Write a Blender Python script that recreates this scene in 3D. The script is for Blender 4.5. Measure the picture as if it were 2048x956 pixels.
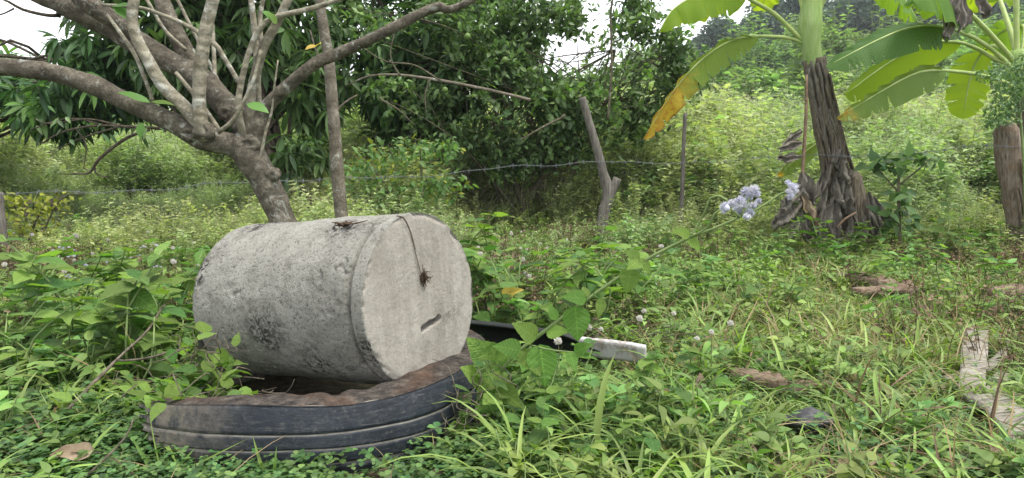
import bpy, math, random
import numpy as np
from mathutils import Vector, Matrix, Euler

for o in list(bpy.data.objects): bpy.data.objects.remove(o)
SC = bpy.context.scene
COL = SC.collection
R = math.radians
rs = np.random.RandomState(11)
random.seed(11)

# ------------------------------------------------------------------ camera
F = 1462.0                      # focal length in photo pixels (2048 wide)
HOR = 345.0                     # row of the level horizon
CAMH = 0.67
TH = math.atan((478.0 - HOR) / F)
cam_d = bpy.data.cameras.new('camera'); cam = bpy.data.objects.new('camera', cam_d); COL.objects.link(cam)
cam.location = (0, 0, CAMH); cam.rotation_euler = (math.pi / 2 - TH, 0, 0)
cam_d.sensor_width = 36.0; cam_d.lens = 36.0 * F / 2048.0
cam_d.clip_start = 0.05; cam_d.clip_end = 3000.0
SC.camera = cam

# ------------------------------------------------------------------ sky, sun, exposure
SUN_EL, SUN_AZ = 70.0, 118.0    # azimuth: compass style, 0 = +Y, clockwise
w = bpy.data.worlds.new('World'); SC.world = w; w.use_nodes = True
nt = w.node_tree; nt.nodes.clear()
sky = nt.nodes.new('ShaderNodeTexSky'); sky.sky_type = 'NISHITA'; sky.sun_disc = False
sky.sun_elevation = R(SUN_EL); sky.sun_rotation = R(SUN_AZ); sky.dust_density = 1.0; sky.air_density = 1.0
hs = nt.nodes.new('ShaderNodeHueSaturation'); hs.inputs['Saturation'].default_value = 0.12; hs.inputs['Value'].default_value = 1.0
bg = nt.nodes.new('ShaderNodeBackground'); bg.inputs['Strength'].default_value = 0.15
wo = nt.nodes.new('ShaderNodeOutputWorld')
nt.links.new(sky.outputs[0], hs.inputs['Color']); nt.links.new(hs.outputs[0], bg.inputs['Color']); nt.links.new(bg.outputs[0], wo.inputs[0])
sd = bpy.data.lights.new('sun', 'SUN'); sd.energy = 1.45; sd.angle = R(20); sd.color = (1.0, 0.94, 0.83)
so = bpy.data.objects.new('sun', sd); COL.objects.link(so)
_a, _e = R(SUN_AZ), R(SUN_EL)
_dir = Vector((math.sin(_a) * math.cos(_e), math.cos(_a) * math.cos(_e), math.sin(_e)))   # towards the sun
so.rotation_euler = (-_dir).to_track_quat('-Z', 'Y').to_euler(); so.location = (0, -5, 12)
vs = SC.view_settings; vs.view_transform = 'Standard'; vs.look = 'None'; vs.gamma = 1.0; vs.exposure = 1.52
vs.use_curve_mapping = False
SC.render.engine = 'CYCLES'
cy = SC.cycles; cy.use_denoising = True; cy.max_bounces = 8; cy.diffuse_bounces = 2; cy.transmission_bounces = 5; cy.transparent_max_bounces = 4
cy.glossy_bounces = 2; cy.caustics_reflective = False; cy.caustics_refractive = False; cy.sample_clamp_indirect = 6.0
try:
    cy.denoiser = 'OPENIMAGEDENOISE'; cy.denoising_input_passes = 'RGB_ALBEDO_NORMAL'; cy.denoising_prefilter = 'ACCURATE'
except Exception: pass

# ------------------------------------------------------------------ numeric helpers
_perm = np.random.RandomState(5).rand(64, 64, 64)
def vnoise(P):
    P = np.asarray(P, float); i = np.floor(P).astype(int); f = P - i; f = f * f * (3 - 2 * f)
    i0 = i % 64; i1 = (i + 1) % 64
    g = lambda a, b, c: _perm[a[..., 0] if a is not None else 0, b, c]
    x0, y0, z0 = i0[..., 0], i0[..., 1], i0[..., 2]; x1, y1, z1 = i1[..., 0], i1[..., 1], i1[..., 2]
    fx, fy, fz = f[..., 0], f[..., 1], f[..., 2]
    c00 = _perm[x0, y0, z0] * (1 - fx) + _perm[x1, y0, z0] * fx
    c10 = _perm[x0, y1, z0] * (1 - fx) + _perm[x1, y1, z0] * fx
    c01 = _perm[x0, y0, z1] * (1 - fx) + _perm[x1, y0, z1] * fx
    c11 = _perm[x0, y1, z1] * (1 - fx) + _perm[x1, y1, z1] * fx
    return (c00 * (1 - fy) + c10 * fy) * (1 - fz) + (c01 * (1 - fy) + c11 * fy) * fz
def fbm(P, o=4):
    P = np.asarray(P, float); s = 0; a = 0.5; t = 0
    for k in range(o):
        s = s + a * vnoise(P * 2 ** k + 17.3 * k); t += a; a *= 0.5
    return s / t
def sstep(a, b, x): t = np.clip((np.asarray(x, float) - a) / (b - a), 0, 1); return t * t * (3 - 2 * t)

def terr(x, y):
    x = np.asarray(x, float); y = np.asarray(y, float); yy = np.maximum(y, 0.01)
    z = 0.015 * (1 - sstep(1.9, 2.7, y)) * np.ones_like(x)
    z = z + 0.065 * np.where(y < 38, np.maximum(0, y - 5.5 + 0.0) * sstep(4.5, 8, y), 32.5)
    z = z + 0.02 * np.clip(y - 38, 0, 120)
    m = sstep(0.0, 0.32, x / yy)
    z = z + m * (0.22 * np.clip(y - 38, 0, 40) + 0.10 * np.clip(y - 78, 0, 110))
    P = np.stack([x * 1.1, y * 1.1, 0 * x], -1)
    z = z + (fbm(P, 3) - 0.5) * 0.07 * sstep(1.2, 3, y) + (fbm(P * 0.2 + 9, 3) - 0.5) * 0.9 * sstep(9, 30, y)
    return z
CT, ST = math.cos(TH), math.sin(TH)
def ray(px, py):
    u = (px - 1024) / F; v = (478 - py) / F
    return Vector((u, CT + v * ST, -ST + v * CT))
def P(px, py, d):
    r = ray(px, py); return Vector((0, 0, CAMH)) + r * (d / r.y)
_GD = np.concatenate([np.arange(1.0, 12, 0.02), np.arange(12, 150, 0.3)])
def G(px, py):
    r = ray(px, py); q = _GD / r.y; x, y, z = r.x * q, _GD, CAMH + r.z * q
    k = int(np.argmax(z <= terr(x, y))); return Vector((x[k], y[k], float(terr(x[k], y[k]))))
def onground(x, y): return Vector((x, y, float(terr(x, y))))
def pxm(d): return d / F       # metres per photo pixel at distance d

# ------------------------------------------------------------------ materials
def lin(c): c /= 255.0; return c / 12.92 if c <= 0.04045 else ((c + 0.055) / 1.055) ** 2.4
def hexc(h): h = h.lstrip('#'); return tuple(lin(int(h[i:i + 2], 16)) for i in (0, 2, 4)) + (1,)
class NT:
    def __init__(s, name):
        s.m = bpy.data.materials.new(name); s.m.use_nodes = True; s.t = s.m.node_tree; s.t.nodes.clear()
        s.out = s.n('ShaderNodeOutputMaterial')
    def n(s, typ, **kw):
        x = s.t.nodes.new(typ)
        for k, v in kw.items(): setattr(x, k, v)
        return x
    def l(s, a, b): s.t.links.new(a, b)
    def noise(s, vec, scale, detail=4, rough=0.55, dist=0.0):
        x = s.n('ShaderNodeTexNoise'); x.inputs['Scale'].default_value = scale; x.inputs['Detail'].default_value = detail
        x.inputs['Roughness'].default_value = rough; x.inputs['Distortion'].default_value = dist
        if vec is not None: s.l(vec, x.inputs['Vector'])
        return x.outputs['Fac']
    def ramp(s, fac, stops, interp='LINEAR'):
        x = s.n('ShaderNodeValToRGB'); x.color_ramp.interpolation = interp
        e = x.color_ramp.elements
        while len(e) < len(stops): e.new(0.5)
        for k, (p, c) in enumerate(stops): e[k].position = p; e[k].color = c if len(c) == 4 else tuple(c) + (1,)
        s.l(fac, x.inputs[0]); return x.outputs[0]
    def mix(s, fac, a, b, mode='MIX'):
        x = s.n('ShaderNodeMix'); x.data_type = 'RGBA'; x.blend_type = mode
        for sock, v in ((x.inputs[0], fac), (x.inputs[6], a), (x.inputs[7], b)):
            if hasattr(v, 'is_output') or isinstance(v, bpy.types.NodeSocket): s.l(v, sock)
            else: sock.default_value = v
        return x.outputs[2]
    def math(s, op, a, b=None, c=None):
        x = s.n('ShaderNodeMath'); x.operation = op
        for k, v in enumerate((a, b, c)):
            if v is None: continue
            if isinstance(v, bpy.types.NodeSocket): s.l(v, x.inputs[k])
            else: x.inputs[k].default_value = v
        return x.outputs[0]
    def bump(s, h, strength=0.5, dist=0.01):
        x = s.n('ShaderNodeBump'); x.inputs['Strength'].default_value = strength; x.inputs['Distance'].default_value = dist
        s.l(h, x.inputs['Height']); return x.outputs[0]
    def mapping(s, vec, scale):
        x = s.n('ShaderNodeMapping'); x.inputs['Scale'].default_value = scale; s.l(vec, x.inputs[0]); return x.outputs[0]
    def bsdf(s, color, rough=0.8, normal=None, spec=0.3):
        b = s.n('ShaderNodeBsdfPrincipled')
        if isinstance(color, bpy.types.NodeSocket): s.l(color, b.inputs['Base Color'])
        else: b.inputs['Base Color'].default_value = color
        if isinstance(rough, bpy.types.NodeSocket): s.l(rough, b.inputs['Roughness'])
        else: b.inputs['Roughness'].default_value = rough
        b.inputs['Specular IOR Level'].default_value = spec
        if normal is not None: s.l(normal, b.inputs['Normal'])
        return b.outputs[0]
    def done(s, sh): s.l(sh, s.out.inputs[0]); return s.m
    def obj(s): return s.n('ShaderNodeTexCoord').outputs['Object']
    def pos(s): return s.n('ShaderNodeNewGeometry').outputs['Position']

def leaf_mat(name, ca, cb, trans=0.35, rough=0.45, tcol=None, hue=0.02, val=0.35, patch=None, pscale=0.35, spec=0.35, gain=1.0, desat=0.0, ival=0.0):
    """foliage: colour varies per leaf, per copy and in broad patches; part of the light passes through"""
    def tone(c):
        l = .3 * c[0] + .6 * c[1] + .1 * c[2]; return tuple(min(.8, (v * (1 - desat) + l * desat) * gain) for v in c[:3]) + (1,)
    ca, cb = tone(ca), tone(cb); patch = tone(patch) if patch else None
    N = NT(name); g = N.n('ShaderNodeNewGeometry'); oi = N.n('ShaderNodeObjectInfo')
    isl = g.outputs['Random Per Island']; rnd = oi.outputs['Random']
    f = N.math('FRACT', N.math('ADD', isl, rnd))
    c = N.mix(f, ca, cb)
    if patch is not None:
        c = N.mix(N.ramp(N.noise(g.outputs['Position'], pscale, 3), [(0.42, (0, 0, 0)), (0.62, (1, 1, 1))]), c, patch)
    h = N.n('ShaderNodeHueSaturation'); N.l(c, h.inputs['Color'])
    N.l(N.math('MULTIPLY_ADD', rnd, hue * 2, 0.5 - hue), h.inputs['Hue'])
    N.l(N.math('MULTIPLY_ADD', N.math('FRACT', N.math('MULTIPLY_ADD', isl, 7.31, rnd)), val * 2, 1 - val), h.inputs['Value'])
    if ival:
        sv = h.inputs['Value'].links[0].from_socket; N.l(N.math('MULTIPLY', sv, N.math('MULTIPLY_ADD', N.math('FRACT', N.math('MULTIPLY', rnd, 13.7)), ival * 2, 1 - ival)), h.inputs['Value'])
    c = h.outputs[0]
    b = N.bsdf(c, rough, None, spec)
    t = N.n('ShaderNodeBsdfTranslucent')
    tc = N.mix(1.0, c, tcol if tcol else (1.2, 1.4, 0.6, 1), 'MULTIPLY'); N.l(tc, t.inputs[0])
    mx = N.n('ShaderNodeMixShader'); mx.inputs[0].default_value = trans; N.l(b, mx.inputs[1]); N.l(t.outputs[0], mx.inputs[2])
    return N.done(mx.outputs[0])

def simple_mat(name, ca, cb, scale=20, rough=0.8, bump=0.3, bd=0.005, stretch=None, spec=0.25, detail=5, lo=0.35, hi=0.65):
    N = NT(name); v = N.obj()
    if stretch: v = N.mapping(v, stretch)
    n = N.noise(v, scale, detail, 0.6)
    return N.done(N.bsdf(N.ramp(n, [(lo, ca), (hi, cb)]), rough, N.bump(n, bump, bd), spec))

def bark_mat(name, dark, mid, light, lich, scale=14, rings=0.0, lamt=0.6):
    N = NT(name); v = N.obj()
    n1 = N.noise(v, scale, 6, 0.65); n2 = N.noise(v, scale * 4, 5, 0.7)
    c = N.ramp(n1, [(0.3, dark), (0.5, mid), (0.68, light)])
    c = N.mix(N.math('MULTIPLY', N.ramp(n2, [(0.35, (1, 1, 1)), (0.6, (0, 0, 0))]), 0.55), c, dark)
    l = N.ramp(N.noise(v, scale * 0.7, 7, 0.75, 0.6), [(lamt, (0, 0, 0)), (lamt + 0.07, (1, 1, 1))])
    c = N.mix(N.math('MULTIPLY', l, 0.75), c, lich)
    h = N.math('ADD', n1, N.math('MULTIPLY', n2, 0.6))
    if rings:
        wv = N.n('ShaderNodeTexWave'); wv.wave_type = 'BANDS'; wv.bands_direction = 'Z'; wv.inputs['Scale'].default_value = rings
        wv.inputs['Distortion'].default_value = 7.0; wv.inputs['Detail'].default_value = 3; N.l(v, wv.inputs[0])
        c = N.mix(N.math('MULTIPLY', N.ramp(wv.outputs['Fac'], [(0.0, (1, 1, 1)), (0.35, (0, 0, 0))]), 0.4), c, dark)
        h = N.math('ADD', h, N.math('MULTIPLY', wv.outputs['Fac'], 0.5))
    return N.done(N.bsdf(c, 0.88, N.bump(h, 0.8, 0.012), 0.2))

M = {}
def rgb(*a): return tuple(a) + (1,)
# leaves
M['mango'] = leaf_mat('mango_leaf', rgb(.030, .072, .027), rgb(.075, .135, .046), .34, .45, hue=.015, val=.5, spec=.3, gain=1.25)
M['mango_young'] = leaf_mat('mango_young_leaf', rgb(.10, .21, .055), rgb(.14, .25, .08), .42, .45, val=.3, gain=1.15)
M['citrus'] = leaf_mat('citrus_leaf', rgb(.045, .092, .036), rgb(.105, .165, .064), .36, .42, hue=.02, val=.5, spec=.3, gain=1.4)
M['citrus_young'] = leaf_mat('citrus_young_leaf', rgb(.13, .25, .06), rgb(.18, .30, .08), .4, .4)
M['guava_leaf'] = leaf_mat('guava_leaf', rgb(.10, .22, .05), rgb(.16, .28, .06), .5, .45)
M['weed'] = leaf_mat('weed_leaf', rgb(.095, .205, .055), rgb(.160, .285, .085), .42, .55, hue=.012, val=.25, gain=1.2, desat=.0)
M['weed_dark'] = leaf_mat('weed_dark_leaf', rgb(0.067, 0.130, 0.042), rgb(0.112, 0.190, 0.058), .38, .5, hue=.015, val=.3, gain=1.35, desat=.0)
M['clover'] = leaf_mat('clover_leaf', rgb(0.045, 0.105, 0.035), rgb(0.107, 0.180, 0.051), .33, .5, hue=.02, val=.45, gain=1.2, ival=.2)
M['herb'] = leaf_mat('herb_leaf', rgb(0.078, 0.155, 0.037), rgb(0.168, 0.250, 0.063), .36, .55, hue=.02, val=.4, patch=rgb(0.148, 0.200, 0.055), pscale=.9, gain=1.3, ival=.2)
M['grass'] = leaf_mat('grass_blade', rgb(0.100, 0.186, 0.041), rgb(0.191, 0.289, 0.069), .36, .45, hue=.015, val=.4, patch=rgb(0.181, 0.230, 0.069), pscale=1.1, gain=1.25, ival=.15)
M['drygrass'] = leaf_mat('dry_grass', rgb(.23, .17, .085), rgb(.36, .29, .17), .3, .8, tcol=(1.1, 1, .8, 1), val=.35)
M['drybrown'] = leaf_mat('dry_brown_stalk', rgb(.085, .058, .036), rgb(.20, .145, .09), .2, .85, tcol=(1.1, .95, .75, 1), val=.4)
M['meadow'] = leaf_mat('meadow_leaf', rgb(.30, .36, .155), rgb(.455, .49, .245), .43, .6, hue=.015, val=.3, patch=rgb(.245, .335, .16), pscale=.3, ival=.2)
M['meadow_tip'] = leaf_mat('meadow_seed_tip', rgb(.54, .55, .34), rgb(.64, .63, .44), .4, .8, tcol=(1, 1, .8, 1), val=.2)
M['shrub'] = leaf_mat('hillside_shrub_leaf', rgb(0.113, .20, 0.076), rgb(0.221, .32, 0.130), .38, .6, hue=.02, val=.4, patch=rgb(0.197, .27, 0.108), pscale=.09, gain=1.1, ival=.5)
M['forest'] = leaf_mat('far_forest_leaf', rgb(.040, .072, .052), rgb(.068, .105, .068), .25, .7, val=.4, gain=1.2)  # blue mixed into the leaf colour imitates the haze of distance
M['yellowleaf'] = leaf_mat('yellow_leaf', rgb(.42, .33, .04), rgb(.55, .45, .10), .4, .5, val=.2, tcol=(1.2, 1.1, .6, 1))
M['yellowgreen'] = leaf_mat('yellow_green_leaf', rgb(.17, .23, .03), rgb(.28, .31, .05), .4, .5, val=.35)
M['deadleaf'] = simple_mat('dead_leaf', rgb(.16, .115, .075), rgb(.30, .24, .17), 25, .85, .5, .004)
M['palefine'] = leaf_mat('fine_creeper_leaf', rgb(.11, .18, .085), rgb(.18, .26, .13), .35, .6, val=.35)
def veined(name, ca, cb, trans=.4):
    N = NT(name); v = N.obj(); sp = N.n('ShaderNodeSeparateXYZ'); N.l(v, sp.inputs[0]); oi = N.n('ShaderNodeObjectInfo')
    ax = N.math('ABSOLUTE', sp.outputs[0]); ph = N.math('MULTIPLY', N.math('SUBTRACT', sp.outputs[1], N.math('MULTIPLY', ax, .75)), 46)
    vein = N.ramp(N.math('SINE', ph), [(.80, (0, 0, 0)), (1.0, (1, 1, 1))]); mid = N.ramp(ax, [(.0, (1, 1, 1)), (.03, (0, 0, 0))])
    n = N.noise(v, 5, 5, .7); f = N.noise(v, 30, 4, .7)
    c = N.mix(N.math('FRACT', N.math('ADD', oi.outputs['Random'], N.math('MULTIPLY', n, .5))), ca, cb)
    c = N.mix(N.math('MULTIPLY', N.math('MAXIMUM', vein, mid), .35), c, tuple(min(1, q * 1.7) for q in cb[:3]) + (1,))
    spot = N.ramp(N.noise(v, 13, 4, .6), [(.68, (0, 0, 0)), (.73, (1, 1, 1))]); c = N.mix(N.math('MULTIPLY', spot, N.math('GREATER_THAN', oi.outputs['Random'], .55)), c, rgb(.16, .12, .04))
    h = N.n('ShaderNodeHueSaturation'); N.l(c, h.inputs['Color']); N.l(N.math('MULTIPLY_ADD', N.math('FRACT', N.math('MULTIPLY', oi.outputs['Random'], 9.7)), .6, .68), h.inputs['Value']); N.l(N.math('MULTIPLY_ADD', oi.outputs['Random'], .035, .48), h.inputs['Hue'])
    b = N.bsdf(h.outputs[0], .55, N.bump(N.math('SUBTRACT', N.math('ADD', N.math('MULTIPLY', f, .5), n), N.math('MULTIPLY', vein, .7)), .6, .05), .35); t = N.n('ShaderNodeBsdfTranslucent'); N.l(N.mix(1.0, h.outputs[0], (1.2, 1.4, .6, 1), 'MULTIPLY'), t.inputs[0])
    mx = N.n('ShaderNodeMixShader'); mx.inputs[0].default_value = trans; N.l(b, mx.inputs[1]); N.l(t.outputs[0], mx.inputs[2]); return N.done(mx.outputs[0])
M['veined'] = veined('veined_weed_leaf', rgb(0.132, 0.255, 0.050), rgb(0.239, 0.370, 0.085), .36)
M['veined_dark'] = veined('dark_veined_weed_leaf', rgb(0.081, .18, 0.045), rgb(0.144, .265, 0.070), .36)
# barks and woods
M['guava'] = bark_mat('guava_bark', rgb(.046, .040, .030), rgb(.122, .107, .082), rgb(.20, .18, .142), rgb(.33, .34, .305), 16, rings=3.0, lamt=.56)
M['guava_pale'] = bark_mat('guava_pale_bark', rgb(.13, .118, .082), rgb(.245, .225, .17), rgb(.33, .31, .24), rgb(.42, .43, .385), 12, rings=5.0, lamt=.54)
M['slender'] = bark_mat('slender_trunk_bark', rgb(.080, .069, .050), rgb(.165, .145, .112), rgb(.24, .215, .17), rgb(.37, .375, .335), 15, rings=2.0, lamt=.55)
M['darkbark'] = bark_mat('dark_bark', rgb(.026, .021, .015), rgb(.068, .055, .040), rgb(.12, .10, .075), rgb(.2, .2, .16), 14)
M['citrusbark'] = bark_mat('citrus_bark', rgb(.05, .045, .03), rgb(.11, .10, .065), rgb(.17, .155, .11), rgb(.26, .27, .22), 18)
M['twig'] = simple_mat('dry_twig', rgb(.055, .045, .032), rgb(.16, .14, .105), 60, .85, .5, .003)
M['vine'] = simple_mat('dried_vine', rgb(.035, .022, .014), rgb(.11, .075, .05), 60, .9, .4, .002)
M['stem'] = simple_mat('green_stem', rgb(.12, .19, .06), rgb(.20, .26, .10), 40, .6, .2, .002)
M['redstem'] = simple_mat('brownish_green_stem', rgb(.10, .09, .04), rgb(.17, .18, .07), 40, .6, .2, .002)
def grainwood(name, dark, mid, light, axis=(18, 18, 2.0), lich=None):
    N = NT(name); v = N.mapping(N.obj(), axis); n = N.noise(v, 3.0, 8, 0.7); n2 = N.noise(N.obj(), 14, 4)
    c = N.ramp(n, [(.3, dark), (.48, mid), (.68, light)])
    c = N.mix(N.ramp(n2, [(.45, (0, 0, 0)), (.7, (.6, .6, .6))]), c, lich or mid)
    return N.done(N.bsdf(c, .9, N.bump(n, .9, .01), .15))
M['postwood'] = grainwood('weathered_post_wood', rgb(.035, .031, .027), rgb(.125, .114, .10), rgb(.225, .21, .19), lich=rgb(.165, .15, .132))
M['stumpwood'] = grainwood('peeling_stump_wood', rgb(.045, .033, .024), rgb(.17, .138, .108), rgb(.31, .27, .225), (24, 24, 2.4), lich=rgb(.18, .12, .075))
M['palewood'] = grainwood('bleached_board_wood', rgb(0.076, 0.063, 0.050), rgb(0.276, 0.253, 0.218), rgb(0.455, 0.435, 0.393), (3, 22, 22), rgb(0.276, 0.248, 0.207))
M['rotwood'] = grainwood('rotten_wood', rgb(.045, .030, .022), rgb(.17, .125, .09), rgb(.33, .27, .21), (3, 16, 16), rgb(.12, .08, .055))

# concrete
def concrete(name, base, light, dark, face=False):
    N = NT(name); v = N.obj()
    big = N.noise(v, 3.2, 5, .6); med = N.noise(v, 16, 7, .7); fine = N.noise(v, 110, 6, .8); grit = N.noise(v, 260, 3, .6)
    c = N.ramp(med, [(.25, dark), (.45, base), (.72, light)])
    if face:
        st = N.noise(N.mapping(v, (8.0, 1.0, 1)), 2.6, 5, .6)      # damp streaks running down the face
        c = N.mix(N.math('MULTIPLY', N.ramp(st, [(.40, (1, 1, 1)), (.58, (0, 0, 0))]), .36), c, rgb(.13, .112, .092))
        c = N.mix(N.math('MULTIPLY', N.ramp(big, [(.5, (0, 0, 0)), (.7, (1, 1, 1))]), .45), c, rgb(.36, .34, .30))
    else:
        c = N.mix(N.math('MULTIPLY', N.ramp(big, [(.48, (0, 0, 0)), (.64, (1, 1, 1))]), .32), c, rgb(.17, .165, .148))
    c = N.mix(N.math('MULTIPLY', N.ramp(fine, [(.36, (1, 1, 1)), (.47, (0, 0, 0))]), .35 if face else .88), c, rgb(.032, .031, .028))
    c = N.mix(N.math('MULTIPLY', N.ramp(grit, [(.55, (0, 0, 0)), (.68, (1, 1, 1))]), .45), c, rgb(.42, .415, .39))
    # weather stain: clustered black algae specks
    al = N.math('MULTIPLY', N.ramp(N.noise(v, 4.3, 3, .5), [(.54, (0, 0, 0)), (.64, (1, 1, 1))]), N.ramp(N.noise(v, 48, 5, .75, .8), [(.47, (0, 0, 0)), (.53, (1, 1, 1))]))
    c = N.mix(N.math('MULTIPLY', al, .45 if face else .92), c, rgb(.022, .021, .020))
    h = N.math('ADD', N.math('MULTIPLY', med, .8), N.math('ADD', N.math('MULTIPLY', fine, .8), N.math('MULTIPLY', grit, .35)))
    return N.done(N.bsdf(c, .93, N.bump(h, .4 if face else 1.0, .009), .2))
M['concrete'] = concrete('rough_grey_concrete', rgb(0.290, 0.283, 0.252), rgb(0.391, 0.386, 0.351), rgb(0.170, 0.164, 0.142))
M['concface'] = concrete('smooth_beige_concrete', rgb(0.284, 0.265, 0.233), rgb(0.351, 0.331, 0.294), rgb(0.203, 0.187, 0.162), True)
# tyre
N = NT('weathered_tyre_rubber'); v = N.obj(); a = N.noise(v, 9, 6, .7); b_ = N.noise(N.mapping(v, (14, 14, 60)), 2, 5, .7); d_ = N.noise(v, 60, 5, .7)
c = N.ramp(a, [(.3, rgb(.006, .009, .014)), (.55, rgb(.015, .021, .030)), (.75, rgb(.036, .042, .048))])
c = N.mix(N.math('MULTIPLY', N.ramp(b_, [(.5, (0, 0, 0)), (.75, (1, 1, 1))]), .3), c, rgb(.12, .12, .12))
c = N.mix(N.math('MULTIPLY', N.ramp(d_, [(.55, (0, 0, 0)), (.75, (1, 1, 1))]), .45), c, rgb(.15, .145, .135))
sx = N.n('ShaderNodeSeparateXYZ'); N.l(v, sx.inputs[0])
mud = N.math('MULTIPLY', N.ramp(sx.outputs[0], [(0.0, (1, 1, 1)), (1.0, (0, 0, 0))]), 1.0)
mr = N.n('ShaderNodeMapRange'); N.l(sx.outputs[0], mr.inputs[0]); mr.inputs[1].default_value = -0.08; mr.inputs[2].default_value = -0.34
mudf = N.math('MULTIPLY', mr.outputs[0], N.ramp(N.noise(v, 22, 6, .75), [(.36, (0, 0, 0)), (.60, (1, 1, 1))]))
c = N.mix(N.math('MULTIPLY', mudf, .85), c, rgb(.24, .205, .165))
sc_ = N.noise(N.mapping(v, (5, 5, 90)), 3, 6, .8); c = N.mix(N.math('MULTIPLY', N.ramp(sc_, [(.58, (0, 0, 0)), (.66, (1, 1, 1))]), .45), c, rgb(.22, .215, .20))
M['rubber'] = N.done(N.bsdf(c, .7, N.bump(N.math('ADD', a, d_), .4, .005), .35))
M['groovedirt'] = simple_mat('dusty_tyre_groove', rgb(.20, .185, .16), rgb(.36, .335, .295), 40, .95, .5, .004)
def torn_mat():
    N = NT('torn_fibrous_sidewall'); v = N.obj(); a = N.noise(v, 30, 7, .75); b = N.noise(v, 7, 4, .6); f = N.noise(v, 130, 4, .7)
    c = N.ramp(a, [(.32, rgb(.016, .015, .015)), (.5, rgb(.075, .065, .057)), (.7, rgb(.19, .165, .14))])
    c = N.mix(N.math('MULTIPLY', N.ramp(b, [(.50, (0, 0, 0)), (.66, (1, 1, 1))]), .6), c, N.mix(a, rgb(.05, .030, .022), rgb(.24, .13, .08)))
    return N.done(N.bsdf(c, .95, N.bump(N.math('ADD', a, f), 1.0, .012), .15))
M['torn'] = torn_mat()
M['blackplastic'] = simple_mat('dull_black_plastic', rgb(.008, .010, .0095), rgb(.022, .026, .023), 12, .6, .15, .003, spec=.25)
N = NT('flaking_white_paint'); v = N.obj(); a = N.noise(v, 20, 6, .7); b_ = N.noise(v, 55, 4, .7)
c = N.mix(N.ramp(a, [(.50, (0, 0, 0)), (.62, (1, 1, 1))]), rgb(.46, .455, .45), rgb(.26, .225, .20))
c = N.mix(N.math('MULTIPLY', N.ramp(b_, [(.6, (0, 0, 0)), (.7, (1, 1, 1))]), .7), c, rgb(.15, .14, .13))
M['whitepaint'] = N.done(N.bsdf(c, .7, N.bump(a, .4, .004), .3))
M['wire'] = simple_mat('galvanised_wire', rgb(.10, .11, .125), rgb(.22, .235, .26), 80, .5, .2, .001, spec=.4)
M['blackstone'] = simple_mat('dark_stone', rgb(.018, .018, .022), rgb(.075, .075, .085), 18, .6, .6, .01, spec=.4)
M['lilac'] = leaf_mat('lilac_petal', rgb(.50, .51, .63), rgb(.66, .67, .76), .3, .7, tcol=(1, 1, 1, 1), hue=.01, val=.12)
M['lilacpale'] = leaf_mat('pale_lilac_petal', rgb(.66, .66, .73), rgb(.76, .76, .80), .3, .7, tcol=(1, 1, 1, 1), hue=.01, val=.15)
M['whitefluff'] = leaf_mat('white_seed_fluff', rgb(.66, .63, .58), rgb(.80, .78, .74), .3, .8, tcol=(1, 1, 1, 1), hue=.0, val=.1)
M['lime'] = simple_mat('green_fruit_skin', rgb(.07, .13, .03), rgb(.12, .18, .04), 12, .45, .15, .003, spec=.3)
M['bananastem'] = grainwood('banana_green_stem', rgb(.15, .26, .06), rgb(.26, .37, .13), rgb(.36, .45, .22), (9, 9, 1.2), rgb(.28, .37, .13))
M['sheath'] = grainwood('dry_banana_sheath', rgb(.032, .025, .018), rgb(.135, .112, .084), rgb(.27, .235, .185), (30, 30, 1.6), rgb(.11, .086, .063))
M['greydead'] = grainwood('grey_dead_banana_leaf', rgb(.045, .040, .033), rgb(.155, .14, .12), rgb(.28, .262, .232), (14, 14, 5), rgb(.12, .10, .078))
M['midrib'] = simple_mat('banana_midrib', rgb(.26, .36, .10), rgb(.38, .45, .17), 12, .5, .1, .003, spec=.4)
M['midribdead'] = simple_mat('dead_banana_midrib', rgb(.13, .085, .055), rgb(.24, .17, .12), 20, .8, .3, .003)
def banana_mat(name, ca, cb, tip=None, tipstart=.5, trans=.5, edge=rgb(.20, .10, .03)):
    N = NT(name); uv = N.n('ShaderNodeUVMap').outputs[0]; s = N.n('ShaderNodeSeparateXYZ'); N.l(uv, s.inputs[0])
    u, vv = s.outputs[0], s.outputs[1]
    n = N.noise(N.obj(), 6, 4); skew = N.math('ADD', vv, N.math('MULTIPLY', N.math('ABSOLUTE', u), -.12))
    wv = N.math('SINE', N.math('MULTIPLY', skew, 300)); 
    c = N.mix(n, ca, cb)
    c = N.mix(N.math('MULTIPLY', N.math('MULTIPLY_ADD', wv, .5, .5), .14), c, rgb(.26, .36, .08))
    if tip:
        tf = N.math('ADD', vv, N.math('MULTIPLY_ADD', N.noise(N.obj(), 9, 5, .7), .5, -.25))
        c = N.mix(N.ramp(tf, [(tipstart, (0, 0, 0)), (min(.99, tipstart + .14), (1, 1, 1))]), c, N.mix(N.ramp(N.noise(N.obj(), 22, 6, .75), [(.45, (0, 0, 0)), (.65, (1, 1, 1))]), tip, (tip[0] * .8, tip[1] * .45, tip[2] * .6, 1)))
        ef = N.math('ADD', N.math('ABSOLUTE', u), N.math('MULTIPLY_ADD', N.noise(N.obj(), 14, 5, .7), .6, -.3))
        c = N.mix(N.math('MULTIPLY', N.ramp(ef, [(.86, (0, 0, 0)), (1.0, (1, 1, 1))]), N.ramp(vv, [(tipstart - .1, (0, 0, 0)), (tipstart + .2, (1, 1, 1))])), c, edge)
    b = N.bsdf(c, .6, N.bump(N.math('ADD', wv, n), .25, .004), .18)
    t = N.n('ShaderNodeBsdfTranslucent'); N.l(N.mix(1.0, c, (1.7, 1.5, .45, 1), 'MULTIPLY'), t.inputs[0])
    mx = N.n('ShaderNodeMixShader'); mx.inputs[0].default_value = trans; N.l(b, mx.inputs[1]); N.l(t.outputs[0], mx.inputs[2])
    return N.done(mx.outputs[0])
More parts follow.
